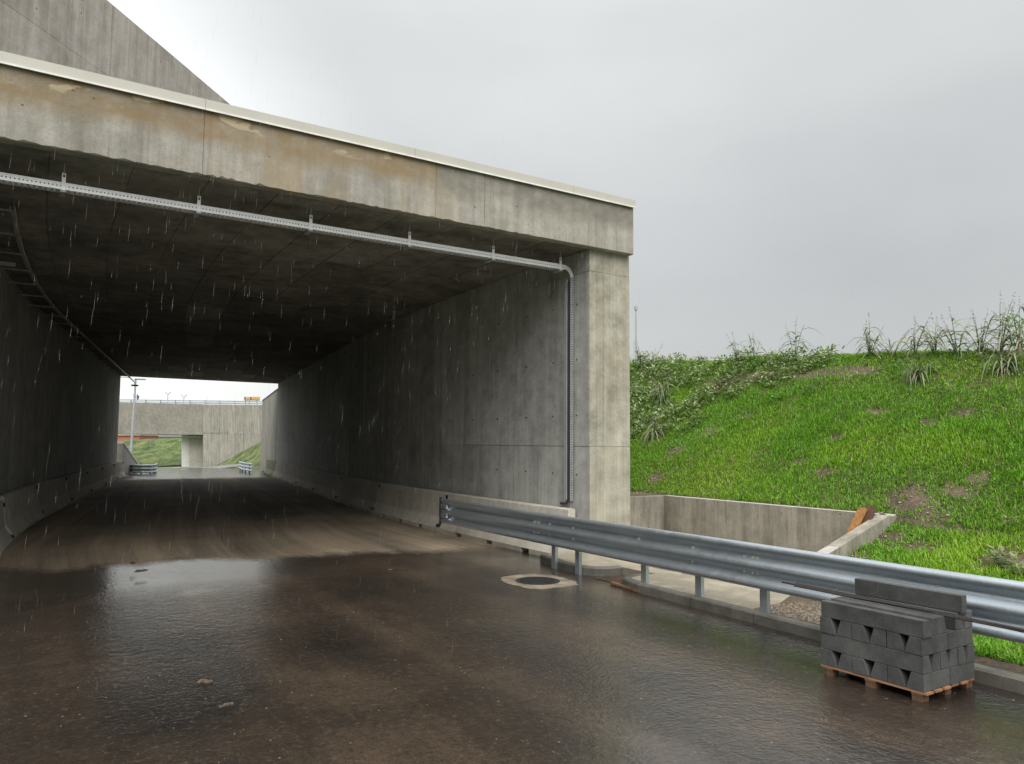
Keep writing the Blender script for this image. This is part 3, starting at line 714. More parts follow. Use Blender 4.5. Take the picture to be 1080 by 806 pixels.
MB().tube([(vx-0.03, 0.10, -0.25), (vx-0.03, 0.10, -4.2), (vx-0.035, 0.16, -4.27), (vx-0.02, 0.34, -4.28)], 0.022, 8).build('cable', 'cable', CT)
MB().tube([(vx-0.035, 0.145, -0.22), (vx-0.035, 0.145, -4.2)], 0.018, 8).build('conduit', 'lamp', CT)

LT = thing('cable_tray', 'long thin cable tray high along the dark left wall', 'cable tray', loc=(uL(4), 4, 5.30))
def lt(v, dx, dz): return (uL(v)+dx-LT.location.x, v-LT.location.y, dz)
vv = [2.5+1.5*i for i in range(24)]+[38.0]
def uLx(v): return uL(v)
for dx in (0.47, 0.53):
    MB().loft([[lt(v, dx, 0), lt(v, dx+0.006, 0), lt(v, dx+0.006, 0.05), lt(v, dx, 0.05)] for v in vv]).build('side_lip', 'tray', LT)
MB().loft([[lt(v, 0.47, 0), lt(v, 0.53, 0), lt(v, 0.53, 0.004), lt(v, 0.47, 0.004)] for v in vv]).build('base_plate', 'lamp', LT)
for v in vv[:-1]:
    if v < VE: MB().box(lt(v, 0.0, 0)[0], lt(v, 0.54, 0)[0], lt(v, 0, 0)[1]-0.015, lt(v, 0, 0)[1]+0.015, -0.03, -0.004).build('bracket', 'greypaint', LT)
FL = thing('floodlight', 'floodlight clamped under the end of the left cable tray at the far opening', 'lamp', loc=(uL(37.6)+0.52, 37.5, 5.18))
MB().box(-0.18, 0.18, -0.10, 0.10, -0.12, -0.03).build('housing', 'dark', FL, bevel=0.02); MB().box(-0.03, 0.03, -0.03, 0.03, -0.04, 0.118).build('bracket', 'lamp', FL)
JB = thing('junction_box', 'grey junction box with cable glands high on the left wall', 'junction box', loc=(uL(5.4)+0.02, 5.45, 4.98))
MB().box(0.0, 0.16, -0.16, 0.16, -0.22, 0.04).build('box', 'greypaint', JB, bevel=0.01); MB().box(0.0, 0.40, -0.03, 0.03, 0.06, 0.125).build('arm', 'fair', JB)
MB().tube([(0.08, 0.0, -0.22), (0.10, 0.02, -0.32), (0.04, 0.04, -0.42)], 0.022, 8).build('gland', 'lamp', JB)
MB().tube([(0.165, 0.05, -0.1), (0.185, 0.05, -0.1)], 0.03, 10).build('dial', 'white', JB)

# ------------------------------------------------------------------ basin, planks
BS = thing('concrete_basin', 'low concrete basin wall holding back the grass beside the column', 'wall', loc=(UB, -1, 0))
def bb(x0, x1, y0, y1, z0, z1, nm, mt): return MB().box(x0-UB, x1-UB, y0+1, y1+1, z0, z1).build(nm, mt, BS, bevel=0.006)
bb(UB, UB+0.2, -1.75, VR+0.1, 0.0, 0.92, 'wall_section', 'basin'); bb(UB, UB+0.2, VW-0.1, -1.755, 0.0, 0.915, 'wall_section', 'basin')
bb(0.96, UB-0.002, VR-0.1, VR+0.1, 0.0, 0.92, 'return_wall', 'basin')
bb(UB+0.004, UB+0.196, VW+0.11, VR-0.11, 0.92, 0.928, 'wall_top', 'fair')
wg = MB()
wg.hexa([(1.55-UB, VW-0.1+1, -0.1), (UB-0.002-UB, VW-0.1+1, -0.1), (UB-0.002-UB, VW+0.1+1, -0.1), (1.55-UB, VW+0.1+1, -0.1), (1.55-UB, VW-0.1+1, 0.44), (-0.002, VW-0.1+1, 0.925), (-0.002, VW+0.1+1, 0.925), (1.55-UB, VW+0.1+1, 0.44)])
wg.build('wing_wall', 'basin', BS)
wt_ = MB(); sl_ = (0.925-0.44)/(UB-1.55)
wt_.hexa([(1.55-UB, VW-0.095+1, 0.441), (0.19, VW-0.095+1, 0.926+0.0*sl_), (0.19, VW+0.095+1, 0.926), (1.55-UB, VW+0.095+1, 0.441), (1.55-UB, VW-0.095+1, 0.449), (0.19, VW-0.095+1, 0.934), (0.19, VW+0.095+1, 0.934), (1.55-UB, VW+0.095+1, 0.449)])
wt_.build('wall_top', 'fair', BS)
def leaning_plank(a_, b_, w_, t_, label, mat):
    a_, b_ = Vector(a_), Vector(b_); d = b_-a_; L = d.length
    o = MB().box(-w_/2, w_/2, -t_/2, t_/2, 0, L).build('wooden_plank', mat, bevel=0.003); o.location = a_
    o.rotation_euler = d.to_track_quat('Z', 'Y').to_euler(); return tag(o, label, 'plank', 'planks leaning in the basin corner')
leaning_plank((2.35, -3.10, 0.12), (2.93, -3.22, 1.02), 0.15, 0.045, 'bright orange wooden plank leaning in the corner of the concrete basin', 'plank')
leaning_plank((2.55, -3.24, 0.12), (3.00, -3.31, 1.06), 0.18, 0.05, 'dark weathered plank leaning beside the sloping wing wall top', 'oldplank')

# ------------------------------------------------------------------ manhole, grates, loose iron
MH = thing('manhole', 'round cast iron manhole cover in a pale concrete patch on the road', 'manhole', loc=(-1.88, -1.17, 0))
pts = []
for k_ in range(56):
    t_ = 2*math.pi*k_/56; r_ = 1/((abs(math.cos(t_)/0.46)**3.2+abs(math.sin(t_)/0.57)**3.2)**(1/3.2))*(1+0.03*math.sin(2*t_+1)+0.03*math.sin(5*t_)+random.uniform(-0.04, 0.05))
    pts.append((r_*math.cos(t_), r_*math.sin(t_)))
MB().prism(pts, -0.02, 0.005).build('collar', 'collar', MH)
MB().prism([(0.325*math.cos(2*math.pi*k_/36), 0.325*math.sin(2*math.pi*k_/36)) for k_ in range(36)], 0.0, 0.010).build('frame_ring', 'iron', MH)
MB().prism([(0.29*math.cos(2*math.pi*k_/36), 0.29*math.sin(2*math.pi*k_/36)) for k_ in range(36)], 0.0, 0.015).build('cover', 'iron', MH)
studs = MB()
for ix in range(-8, 9):
    for iy in range(-8, 9):
        x_, y_ = ix*0.032, iy*0.032
        if x_*x_+y_*y_ < 0.26**2: studs.box(x_-0.010, x_+0.010, y_-0.010, y_+0.010, 0.0145, 0.020)
tag(studs.build('studs', 'iron', MH), kind='stuff')
def grate(x0, x1, y0, y1, z, label, mat='iron'):
    t = thing('drain_grate', label, 'grate', loc=((x0+x1)/2, (y0+y1)/2, z)); hx, hy = (x1-x0)/2, (y1-y0)/2
    fr = MB(); fr.box(-hx, hx, -hy, -hy+0.025, -0.03, 0.012); fr.box(-hx, hx, hy-0.025, hy, -0.03, 0.012); fr.box(-hx, -hx+0.025, -hy+.025, hy-.025, -0.03, 0.0115); fr.box(hx-0.025, hx, -hy+.025, hy-.025, -0.03, 0.0115)
    fr.build('frame', mat, t); MB().box(-hx+0.02, hx-0.02, -hy+0.02, hy-0.02, -0.03, 0.0022).build('sump', 'dark', t)  # near-black sump sheet stands in for the shade below the bars
    n_ = int((2*hy-0.06)/0.05)
    for k_ in range(n_):
        y_ = -hy+0.04+k_*0.05; MB().box(-hx+0.02, hx-0.02, y_, y_+0.024, -0.01, 0.009).build('bar', mat, t)
    return t
grate(-1.02, -0.50, -1.93, -1.42, 0.001, 'rusty road drain grate in the gap between the kerbs', 'rustiron')
grate(-0.06, 0.32, -2.12, -1.55, 0.12, 'dark steel grate in the pavement nearest the column')
grate(-0.06, 0.32, -2.86, -2.24, 0.12, 'dark steel grate in the middle of the pavement')
grate(-0.06, 0.32, -3.62, -2.98, 0.12, 'dark steel grate in the pavement nearest the gravel')
o = MB().box(-0.04, 0.04, -0.34, 0.34, 0, 0.035).build('wooden_batten', 'oldplank', bevel=0.004); o.location = (-1.14, -2.26, 0.003); o.rotation_euler[2] = R_(-6)
tag(o, 'short brown wooden batten lying against the kerb by the drain', 'batten')

# ------------------------------------------------------------------ pallet of kerb stones
PX0, PX1, PY0, PY1, PZ, LH = -2.24, -1.48, -7.03, -6.11, 0.08, 0.138
PL = thing('pallet', 'low wooden pallet under the stack of grey kerb stones', 'pallet', loc=((PX0+PX1)/2, (PY0+PY1)/2, 0))
hw, hl = (PX1-PX0)/2+0.0, (PY1-PY0)/2-0.01
for k_ in range(6):
    x_ = -hw+k_*(2*hw-0.10)/5; MB().box(x_, x_+0.10, -hl-random.uniform(0.0, 0.03), hl+random.uniform(0, 0.02), 0.062, 0.0785).build('deck_board', 'pallet', PL)
for y_ in (-hl+0.01, -0.045, hl-0.10):
    MB().box(-hw, hw, y_, y_+0.09, 0.045, 0.0615).build('cross_board', 'oldplank', PL)
    for x_ in (-hw+0.005, -0.045, hw-0.095): MB().box(x_, x_+0.09, y_+0.002, y_+0.088, 0.0, 0.0445).build('block', 'oldplank', PL)
def kerb_mesh(wid, hgt, L, flip):
    cut = wid*0.31; s = -1 if flip else 1
    P = [(-wid/2, 0), (wid/2, 0), (wid/2-0.008, hgt*0.22), (wid/2-cut, hgt), (-wid/2, hgt)]
    P = [(x_*s, z_) for x_, z_ in P]
    return MB().loft([[(x_, y_, z_) for x_, z_ in P] for y_ in (-L/2, L/2)]).mesh('kerb_stone', 'block', bevel=0.004)
GK = 'grey kerb stones stacked on the pallet'
wA = (PY1-PY0)/6; wB = (PX1-PX0)/6; LA = (PX1-PX0)/2-0.004; LB_ = PY1-PY0-0.004
mA = [kerb_mesh(wA-0.004, LH-0.003, LA, f_) for f_ in (False, True)]; mB = [kerb_mesh(wB-0.004, LH-0.003, LB_, f_) for f_ in (False, True)]
lay = ['bottom', 'second', 'third', 'top']
cnt = ['first', 'second', 'third', 'fourth', 'fifth', 'sixth']
for L_i in range(4):
    z = PZ+L_i*LH
    if L_i in (0, 2):
        for k_ in range(6):
            for h_ in range(2):
                y_ = PY1-wA*(k_+0.5)+random.uniform(-.003, .003); x_ = PX0+LA/2+0.001+h_*(LA+0.005)+random.uniform(-.006, .003)*(1 if h_ == 0 else 0)
                # rotate so length runs across the road; slanted sides meet in pairs
                o = obj('kerb_stone', mA[(k_+1) % 2], None, (x_, y_, z), (0, 0, R_(90)))
                side = 'roadside' if h_ == 0 else 'verge side'
                tag(o, f'grey kerb stone on the pallet, {lay[L_i]} layer, {side}, {cnt[k_]} from the tunnel end', 'kerb stone', GK)
    else:
        for k_ in range(6):
            if L_i == 3 and k_ == 3: continue
            x_ = PX0+wB*(k_+0.5); y_ = (PY0+PY1)/2+random.uniform(-.012, .012)
            o = obj('kerb_stone', mB[k_ % 2], None, (x_, y_, z), (0, 0, R_(random.uniform(-.5, .5))))
            tag(o, f'long grey kerb stone lying along the road, {lay[L_i]} layer, {cnt[k_]} from the roadside', 'kerb stone', GK)
zt = PZ+4*LH
o = MB().box(-0.04, 0.04, -0.475, 0.475, 0, 0.14).build('kerb_stone', 'block', bevel=0.004); o.location = (-1.66, -6.58, zt+0.001); o.rotation_euler[2] = R_(1.2)
tag(o, 'single kerb slab standing on edge on top of the stacked kerb stones', 'kerb stone', GK)
rods = [((-1.90, -5.45, 0.655), (-1.78, -9.4, 0.60), 'thin steel rod on the stack reaching furthest towards the underpass'),
        ((-1.94, -5.62, 0.651), (-1.74, -9.3, 0.58), 'thin dark steel rod lying second from the roadside on the stack'),
        ((-1.97, -6.05, 0.652), (-1.93, -6.95, 0.652), 'short dark steel bar lying on top of the stacked kerb stones'),
        ((-1.83, -5.55, 0.650), (-1.69, -9.6, 0.57), 'bent steel rod nearest the guardrail on the kerb stone stack')]
for a_, b_, lb in rods:
    a_, b_ = Vector(a_), Vector(b_); n_ = 8
    P = [a_.lerp(b_, t_/n_)-Vector((0, 0, 0.05*max(0, (t_/n_-0.45))**2*6)) for t_ in range(n_+1)]
    if 'bar' in lb: P = [a_, b_]
    ob_ = MB().tube([tuple(p-a_) for p in P], 0.009, 6).build('steel_rod', 'rod', loc=a_); tag(ob_, lb, 'rod', 'steel rods on the kerb stones')
o = MB().tube([(0, 0, 0), (0.03, -0.05, 0.04), (0.06, -0.09, 0.06), (0.075, -0.07, 0.09)], 0.005, 6).build('wire_tie', 'rod', loc=(-1.86, -6.3, zt+0.01)); tag(o, 'short bent wire tie sticking up beside the standing slab', 'wire')

# ------------------------------------------------------------------ far side
def quadwall(name, pts_bottom, ztop, thick, mat, parent=None):
    pass
WR = thing('wing_wall', 'sunlit pale streaked concrete wall continuing beyond the right side of the far opening', 'wall', loc=(uR(VE), VE+0.26, 0))
WR['label'] = 'pale streaked concrete wall beyond the right side of the far opening'
for i in range(4):
    a_, b_ = VE+0.26+i*2.2, VE+0.26+(i+1)*2.2-0.012
    x0, x1 = uR(a_)+0.02-WR.location.x, uR(b_)+0.02-WR.location.x; z0, z1 = 5.1-0.03*i*2.2, 5.1-0.03*(i+1)*2.2
    a_ -= WR.location.y; b_ -= WR.location.y
    MB().hexa([(x0, a_, -.3), (x0+.5, a_, -.3), (x1+.5, b_, -.3), (x1, b_, -.3), (x0, a_, z0), (x0+.5, a_, z0), (x1+.5, b_, z1), (x1, b_, z1)]).build('wall_section', 'farc', WR)
    MB().hexa([(x0-.03, a_, z0+.002), (x0+.53, a_, z0+.002), (x1+.53, b_, z1+.002), (x1-.03, b_, z1+.002), (x0-.03, a_, z0+.06), (x0+.53, a_, z0+.06), (x1+.53, b_, z1+.06), (x1-.03, b_, z1+.06)]).build('coping', 'kerb', WR)
WL = thing('wing_wall', 'low concrete wing wall with a sloping white top at the far left corner', 'wall', loc=(uL(VE), VE+0.02, 0))
A_, B_ = at(130.0, 468, 43.5), at(145.5, 490, 49.0)
a0 = A_-np.array([WL.location.x, WL.location.y, 0]); b0 = B_-np.array([WL.location.x, WL.location.y, 0])
nn = np.array([b0[1]-a0[1], -(b0[0]-a0[0]), 0]); nn = nn/np.linalg.norm(nn)*-0.35
MB().hexa([(*a0[:2], -0.3), (*b0[:2], -0.4), (*(b0+nn)[:2], -0.4), (*(a0+nn)[:2], -0.3), a0, b0, b0+nn, a0+nn]).build('wall_section', 'farc', WL)
up = np.array([0, 0, 0.004]); u2 = np.array([0, 0, 0.09])
MB().hexa([a0+up-nn*.1, b0+up-nn*.1, b0+nn*1.1+up, a0+nn*1.1+up, a0+u2-nn*.1, b0+u2-nn*.1, b0+nn*1.1+u2, a0+nn*1.1+u2]).build('coping', 'white', WL)

DB = 100.0
BR = thing('road_bridge', 'far concrete road bridge seen through the underpass', 'bridge', loc=tuple(at(200, 494, DB)))
bo = np.array(BR.location)
def fp(px, py, d): return at(px, py, d)-bo
def slab(px0, px1, yt0, yt1, yb0, yb1, d0, d1, th, name, mat, parent=None):
    """upright slab seen between two pixel columns, th metres thick away from the viewer"""
    back = np.array([fwh[0], fwh[1], 0])*th
    P = [fp(px0, yb0, d0), fp(px1, yb1, d1), fp(px1, yt1, d1), fp(px0, yt0, d0)]
    Q = [p+back for p in P]
    return MB().hexa([P[0], P[1], Q[1], Q[0], P[3], P[2], Q[2], Q[3]]).build(name, mat, parent or BR)
slab(60, 214.0, 422.4, 426.4, 457.2, 458.6, DB, DB-2, 9.0, 'deck', 'fardeck')
slab(60, 214.2, 455.5, 456.9, 457.2, 458.6, DB-0.15, DB-2.15, 0.2, 'deck_lip', 'fardeck')
slab(191.5, 199.8, 459.0, 459.0, 501, 500, DB-0.2, DB+0.4, 6.0, 'pier', 'white'); slab(199.9, 213.7, 459.0, 459.0, 500, 499, DB+0.2, DB+0.6, 4.0, 'pier', 'fair')  # lit left face and duller right face painted as two tones
slab(192.5, 210.0, 459.8, 460.2, 461.5, 461.8, DB-0.7, DB-0.7, 0.35, 'bearing_beam', 'lamp')
for k_ in range(8):
    a_, b_ = 214.1+k_*8.6, 214.1+(k_+1)*8.6-0.18
    dd = DB-2.1-k_*0.4
    slab(a_, b_, 426.6+k_*.08, 426.7+k_*.08, 456.6, 456.7, dd, dd-.4, 1.0, 'abutment_panel', 'farc')
    slab(a_, b_, 456.9, 457.0, 499, 499, dd+.05, dd-.35, 1.0, 'abutment_panel', 'farc')
# railing on the deck
for k_ in range(14):
    a_ = 60+k_*15.6; b_ = a_+15.3; ya = np.interp(a_, [60, 214, 290], [420.4, 422.4, 423.5]); yb = np.interp(a_, [60, 214, 290], [422.2, 426.2, 426.6])
    dd = DB+0.3-(0 if a_ < 214 else 2.3+(a_-214)*.045)
    slab(a_, b_, ya, ya+.1, ya+1.2, ya+1.3, dd, dd-.25, 0.08, 'railing_bar', 'railblue'); slab(a_, b_, ya+1.9, ya+2, yb, yb+.05, dd, dd-.25, 0.08, 'railing_panel', 'railblue')
    slab(a_-.35, a_+.35, ya-.2, ya-.2, yb+.2, yb+.2, dd-.1, dd-.1, 0.1, 'railing_post', 'lamp')

def hill(name, grid_px, label, mat='fargrass'):
    """terrain strip through rows of (px, py, depth)"""
    rows = [[at(*p) for p in row] for row in grid_px]; n = len(rows[0]); vs = []; 
    for r_ in rows: vs += r_
    fs = [(i*n+j, i*n+j+1, (i+1)*n+j+1, (i+1)*n+j) for i in range(len(rows)-1) for j in range(n-1)]
    return tag(MB().add(vs, fs).build(name, mat, smooth=True), label, 'slope', kind='structure')
def fine(rows, m):
    out_ = []
    for a_, b_ in zip(rows[:-1], rows[1:]):
        for k_ in range(m):
            t_ = k_/m; out_.append([tuple(p+(q-p)*t_ for p, q in zip(u_, v_)) for u_, v_ in zip(a_, b_)])
    out_.append(rows[-1]); res = []
    for r_ in out_:
        rr = []
        for a_, b_ in zip(r_[:-1], r_[1:]):
            for k_ in range(m): rr.append(tuple(p+(q-p)*k_/m for p, q in zip(a_, b_)))
        rr.append(r_[-1]); res.append([(x_, y_+random.uniform(-1.1, 1.1)*(0 < i_ < len(out_)-1), d_) for (x_, y_, d_) in rr for i_ in [len(res)]])
    return res
hill('far_slope', fine([[(40, 497, 112), (130, 493, 112), (165, 492, 112), (195, 490, 112), (230, 490, 112)], [(40, 480, 118), (130, 478, 119), (165, 477, 120), (195, 476, 120), (230, 476, 120)],
                   [(40, 464, 126), (130, 465, 128), (165, 463.5, 128), (195, 462.5, 128), (230, 462, 128)], [(40, 464, 160), (130, 464.6, 170), (165, 463.2, 170), (195, 462.2, 170), (230, 462, 170)]], 6), 'rough green slope under the far bridge')
hill('far_slope', fine([[(220, 497.5, 86), (240, 494.5, 82), (262, 492, 76), (285, 494, 70)], [(222, 494.5, 90), (245, 483, 88), (262, 474, 85), (285, 466, 80)], [(228, 492, 93), (248, 481, 93.4), (266, 470.5, 92), (285, 462, 90)]], 6), 'green slope rising against the far bridge abutment')
b = MB()
bp = [at(160, 496.5, 97), at(190, 495.6, 94), at(215, 496.2, 84), at(240, 493.0, 78), at(262, 490.5, 71)]; bq = [at(160, 493.2, 97.6), at(190, 492.4, 94.5), at(215, 493.0, 84.5), at(240, 490.2, 78.5), at(262, 488.3, 71.5)]
for i in range(4):
    k_ = np.array([fwh[0], fwh[1], 0])*0.3
    b.hexa([bp[i], bp[i+1], bp[i+1]+k_, bp[i]+k_, bq[i], bq[i+1], bq[i+1]+k_, bq[i]+k_])
tag(b.build('kerb_wall', 'greypaint'), 'low blue grey kerb wall along the road before the far bridge', 'kerb')

lp = at(137.3, 489, 54)
LPT = thing('street_lamp', 'tall thin grey street lamp outside the far left corner of the underpass', 'street lamp', loc=tuple(lp))
ht = at(139.6, 400, 54)[2]-lp[2]
MB().tube([(0, 0, -0.6), (0.05, 0, ht*0.5), (0.1, 0, ht)], 0.11, 8, 0.06).build('pole', 'lamp', LPT)
MB().box(0.02, 0.75, -0.12, 0.12, ht, ht+0.10).build('lamp_head', 'greypaint', LPT, bevel=0.03)
for px_, py_, lb in ((176.6, 416, 'larger of two tiny twin-arm lamps above the far bridge'), (193.6, 419, 'smaller twin-arm lamp above the far bridge')):
    base = at(px_, 428, 150); top = at(px_, py_, 150)[2]-base[2]
    t = thing('twin_lamp', lb, 'street lamp', loc=tuple(base)); s_ = 0.62
    MB().tube([(0, 0, 0), (0, 0, top)], 0.06, 6).build('pole', 'greypaint', t)
    for sg in (-1, 1): MB().tube([(0, 0, top-.05), (sg*s_*r0[0], sg*s_*r0[1], top+0.55)], 0.06, 6).build('arm', 'greypaint', t)
t = thing('banner', 'pair of small blue pennants above the left end of the far bridge', 'flag', loc=tuple(at(142, 422.5, 130)))
o_ = np.array(t.location)
for a_, b_ in ((141.0, 143.5), (144.4, 147.0)):
    P = [at(a_, 417, 130)-o_, at(a_+0.3, 416.0, 130)-o_, at(b_, 418.5, 130)-o_, at(a_+1.2, 421.8, 130)-o_, at(a_+.1, 421.8, 130)-o_]; k_ = np.array([*fwh, 0])*0.06
    MB().loft([P, [p+k_ for p in P]]).build('pennant', 'blue', t)
    MB().tube([at(a_, 424, 130)-o_, at(a_, 415.6, 130)-o_], 0.05, 6).build('staff', 'greypaint', t)
t = thing('roof_sign', 'small amber and blue letter sign above the right end of the far bridge', 'sign', loc=tuple(at(265, 424, 115))); o_ = np.array(t.location); k_ = np.array([*fwh, 0])*0.12
P = [at(257.3, 422.6, 115.3)-o_, at(274, 422.6, 115.3)-o_, at(274, 418.2, 115.3)-o_, at(257.3, 418.2, 115.3)-o_]; MB().loft([P, [p+k_ for p in P]]).build('panel', 'white', t)
xx = 257.6
for k2, (wd, mt) in enumerate(((1.1, 'blue'), (2.4, 'yellow'), (2.2, 'yellow'), (1.0, 'blue'), (2.2, 'yellow'), (1.8, 'yellow'), (1.8, 'yellow'), (1.8, 'yellow'))):
    P = [at(xx, 421.6, 115)-o_, at(xx+wd, 421.6, 115)-o_, at(xx+wd, 418.8, 115)-o_, at(xx, 418.8, 115)-o_]; MB().loft([P, [p+k_ for p in P]]).build('letter', mt, t); xx += wd+0.25
for px_ in (259, 271): MB().tube([at(px_, 427, 115.4)-o_, at(px_, 422, 115.4)-o_], 0.08, 6).build('leg', 'greypaint', t)
t = thing('shed', 'orange sided shed behind the slope at the left under the far bridge', 'building', loc=tuple(at(137, 466, 150))); o_ = np.array(t.location)
def fslab(px0, px1, yt, yb, d, th, nm, mt):
    k_ = np.array([*fwh, 0])*th; P = [at(px0, yb, d)-o_, at(px1, yb, d)-o_, at(px1, yt, d)-o_, at(px0, yt, d)-o_]; Q = [p+k_ for p in P]
    return MB().hexa([P[0], P[1], Q[1], Q[0], P[3], P[2], Q[2], Q[3]]).build(nm, mt, t)
fslab(120, 147.2, 459.4, 466, 150, 8, 'wall', 'orange'); fslab(119, 148, 458.2, 459.3, 149.6, 9, 'roof', 'cap')
t = thing('warehouse', 'long white low warehouse on the skyline under the far bridge', 'building', loc=tuple(at(170, 466, 175))); o_ = np.array(t.location)
fslab(146, 200, 461.2, 466.5, 175, 12, 'wall', 'white'); fslab(145, 201, 458.6, 461.1, 174.5, 13, 'roof', 'greypaint')

# ------------------------------------------------------------------ things on the crest of the right embankment
def crest_at(px): # point on the embankment crest line under a pixel column
    r = fw*FPX+cr*(px-540)-cu*(380-403); t_ = (7.75-CAM[0])/r[0]; p = CAM+r*t_
    return p[0], p[1], float(ez(p[0], p[1]))
cx, cy, cz = at(763, 386, 30)
o = MB().box(-0.42, 0.42, -0.35, 0.35, -2.5, 0.22).build('concrete_block', 'fair', loc=(cx, cy, cz), bevel=0.02); o.rotation_euler[2] = R_(-30)
tag(o, 'small pale concrete block showing just above the grassy crest', 'block')
a_ = at(671, 400, 40); MST = thing('mast', 'thin pale mast standing behind the crest right of the column', 'mast', loc=tuple(a_))
MB().tube([(0, 0, -3), (0, 0, at(671, 326, 40)[2]-a_[2])], 0.055, 8, 0.04).build('pole', 'lamp', MST)
MB().tube([(0, 0, at(671, 326, 40)[2]-a_[2]), (0, 0, at(671, 322, 40)[2]-a_[2])], 0.09, 8).build('cap', 'lamp', MST)

# ------------------------------------------------------------------ grass, weeds, gravel, rain
def blades(P, N, Hh, Wd, lean, tone, seg=2, curl=1.0):
    """arrays: P base points, N none; returns verts, faces for bent blades"""
    n = len(P); ang = rng.uniform(0, 2*np.pi, n); dx = np.cos(ang); dy = np.sin(ang)
    lx = np.cos(ang+1.57)*lean; ly = np.sin(ang+1.57)*lean
    V = np.zeros((n, 5, 3), np.float32)
    for k_, (t_, w_) in enumerate(((0, 1), (0.55, 0.8))):
        cxy = np.stack([P[:, 0]+lx*Hh*t_**2*curl, P[:, 1]+ly*Hh*t_**2*curl, P[:, 2]+Hh*t_], -1)
        o_ = np.stack([dx*Wd*w_/2, dy*Wd*w_/2, np.zeros(n)], -1)
        V[:, 2*k_] = cxy-o_; V[:, 2*k_+1] = cxy+o_
    V[:, 4] = np.stack([P[:, 0]+lx*Hh*curl, P[:, 1]+ly*Hh*curl, P[:, 2]+Hh*(1-0.25*np.minimum(lean, 1.5))], -1)
    base = np.arange(n)[:, None]*5
    q = (base+np.array([[0, 1, 3, 2]])); t3 = (base+np.array([[2, 3, 4]]))
    flat = np.concatenate([q, t3], 1).ravel(); sizes = np.tile([4, 3], n)
    T = np.repeat(tone[:, None, :], 5, 1).copy(); T[:, 4] *= 1.12
    return V.reshape(-1, 3), flat, sizes, T.reshape(-1, 3)
def surf_px(px, py):    # where a photograph pixel meets the embankment
    r = fw*FPX+cr*(px-540)-cu*(py-403); r = r/np.linalg.norm(r)
    for t_ in np.arange(6, 45, 0.03):
        p = CAM+r*t_
        if p[0] > 0.3 and p[2] < float(ez(p[0], p[1])): return p
    return p
bare = [(surf_px(px, py), ru, rv) for px, py, ru, rv in
        ((800, 398, 0.28, 1.5), (765, 405, 0.32, 0.75), (850, 396, 0.22, 1.0), (905, 392, .22, .7), (700, 396, .2, .8), (748, 455, 0.28, 0.42), (712, 475, .16, .4), (735, 425, .14, .4), (955, 528, 0.28, 0.5), (985, 545, .25, .3), (1070, 595, 0.42, 0.42), (935, 570, 0.35, 0.35),
         (905, 590, 0.5, 0.3), (960, 578, .3, .5), (845, 487, 0.12, 0.28), (880, 463, 0.14, 0.25), (790, 440, 0.12, 0.3), (985, 447, 0.16, 0.3), (1015, 437, .2, .3), (680, 520, 0.16, 0.3), (690, 505, .2, .3), (1030, 505, .2, .2), (870, 500, .1, .3), (925, 435, .12, .4), (1010, 520, .15, .3))]
def bare_mask(u, v):
    mres = np.zeros_like(u)
    for p, ru, rv in bare:
        d = ((u-p[0])/ru)**2+((v-p[1])/rv)**2
        mres = np.maximum(mres, np.clip(1.15-d*(0.35+1.5*vnoise(u, v, 2.2, 31)), 0, 1))
    return mres
nG = 860000
u = rng.uniform(-0.85, 9.0, nG); v = rng.uniform(-11.5, 11.0, nG)
prob = np.where(u < 3.15, 0.85, 1.0)
ok = ((v < VW-0.12) | (u > UB+0.22)) & ~((v > 1.0) & (u < UB+0.1)) & ((u > 1.1) | (v < -5.35-0.3*vnoise(u, v, 3, 9)))
ok &= ~((u < 1.6) & (v > -4.6+0.9*np.clip(u-0.4, 0, 2)) )
thin = np.clip((vnoise(u, v, 1.3, 4)*0.6+vnoise(u, v, 4.0, 5)*0.4+0.02)*4.2, 0.35, 1)
prob *= thin*(1-0.97*bare_mask(u, v)*np.clip(0.55+0.9*vnoise(u, v, 5.0, 6), 0, 1))
# sparser in the scruffy band below the crest
band = np.clip((u-6.5)/0.5, 0, 1)*np.clip((7.75-u)/0.25, 0, 1)
prob *= 1-0.35*band
ok &= rng.random(nG) < prob
u, v = u[ok], v[ok]; P = np.stack([u, v, ez(u, v)-0.01], -1); n = len(u)
lush = vnoise(u, v, 0.7, 8)
Hh = rng.uniform(0.05, 0.125, n)*(0.75+0.6*lush); Wd = rng.uniform(0.008, 0.0135, n)
yel = np.clip(vnoise(u, v, 0.9, 12)*1.5-0.55, 0, 1)[:, None]
t0 = np.array([[0.185, 0.375, 0.026]]); t1 = np.array([[0.300, 0.440, 0.036]]); td = np.array([[0.105, 0.255, 0.022]])
mixv = rng.random((n, 1)); tone = (t0*(1-mixv)+td*mixv)*(1-yel*0.6)+t1*yel*0.6
dry = (rng.random(n) < 0.03)[:, None]; tone = np.where(dry, np.array([[0.26, 0.22, 0.10]]), tone)
tone *= rng.uniform(0.9, 1.45, (n, 1))
short = rng.random(n) < 0.38        # low leaning blades that close the sward
Hh = np.where(short, Hh*0.55, Hh); Wd = np.where(short, Wd*1.9, Wd); ln = np.where(short, rng.uniform(0.9, 1.8, n), rng.uniform(0.1, 0.9, n))
V_, F_, S_, T_ = blades(P, None, Hh, Wd, ln, tone)
tag(obj('grass', np_mesh('grass', V_, F_, S_, 'grass', T_)), 'bright green young grass covering the embankment', 'grass', kind='stuff')

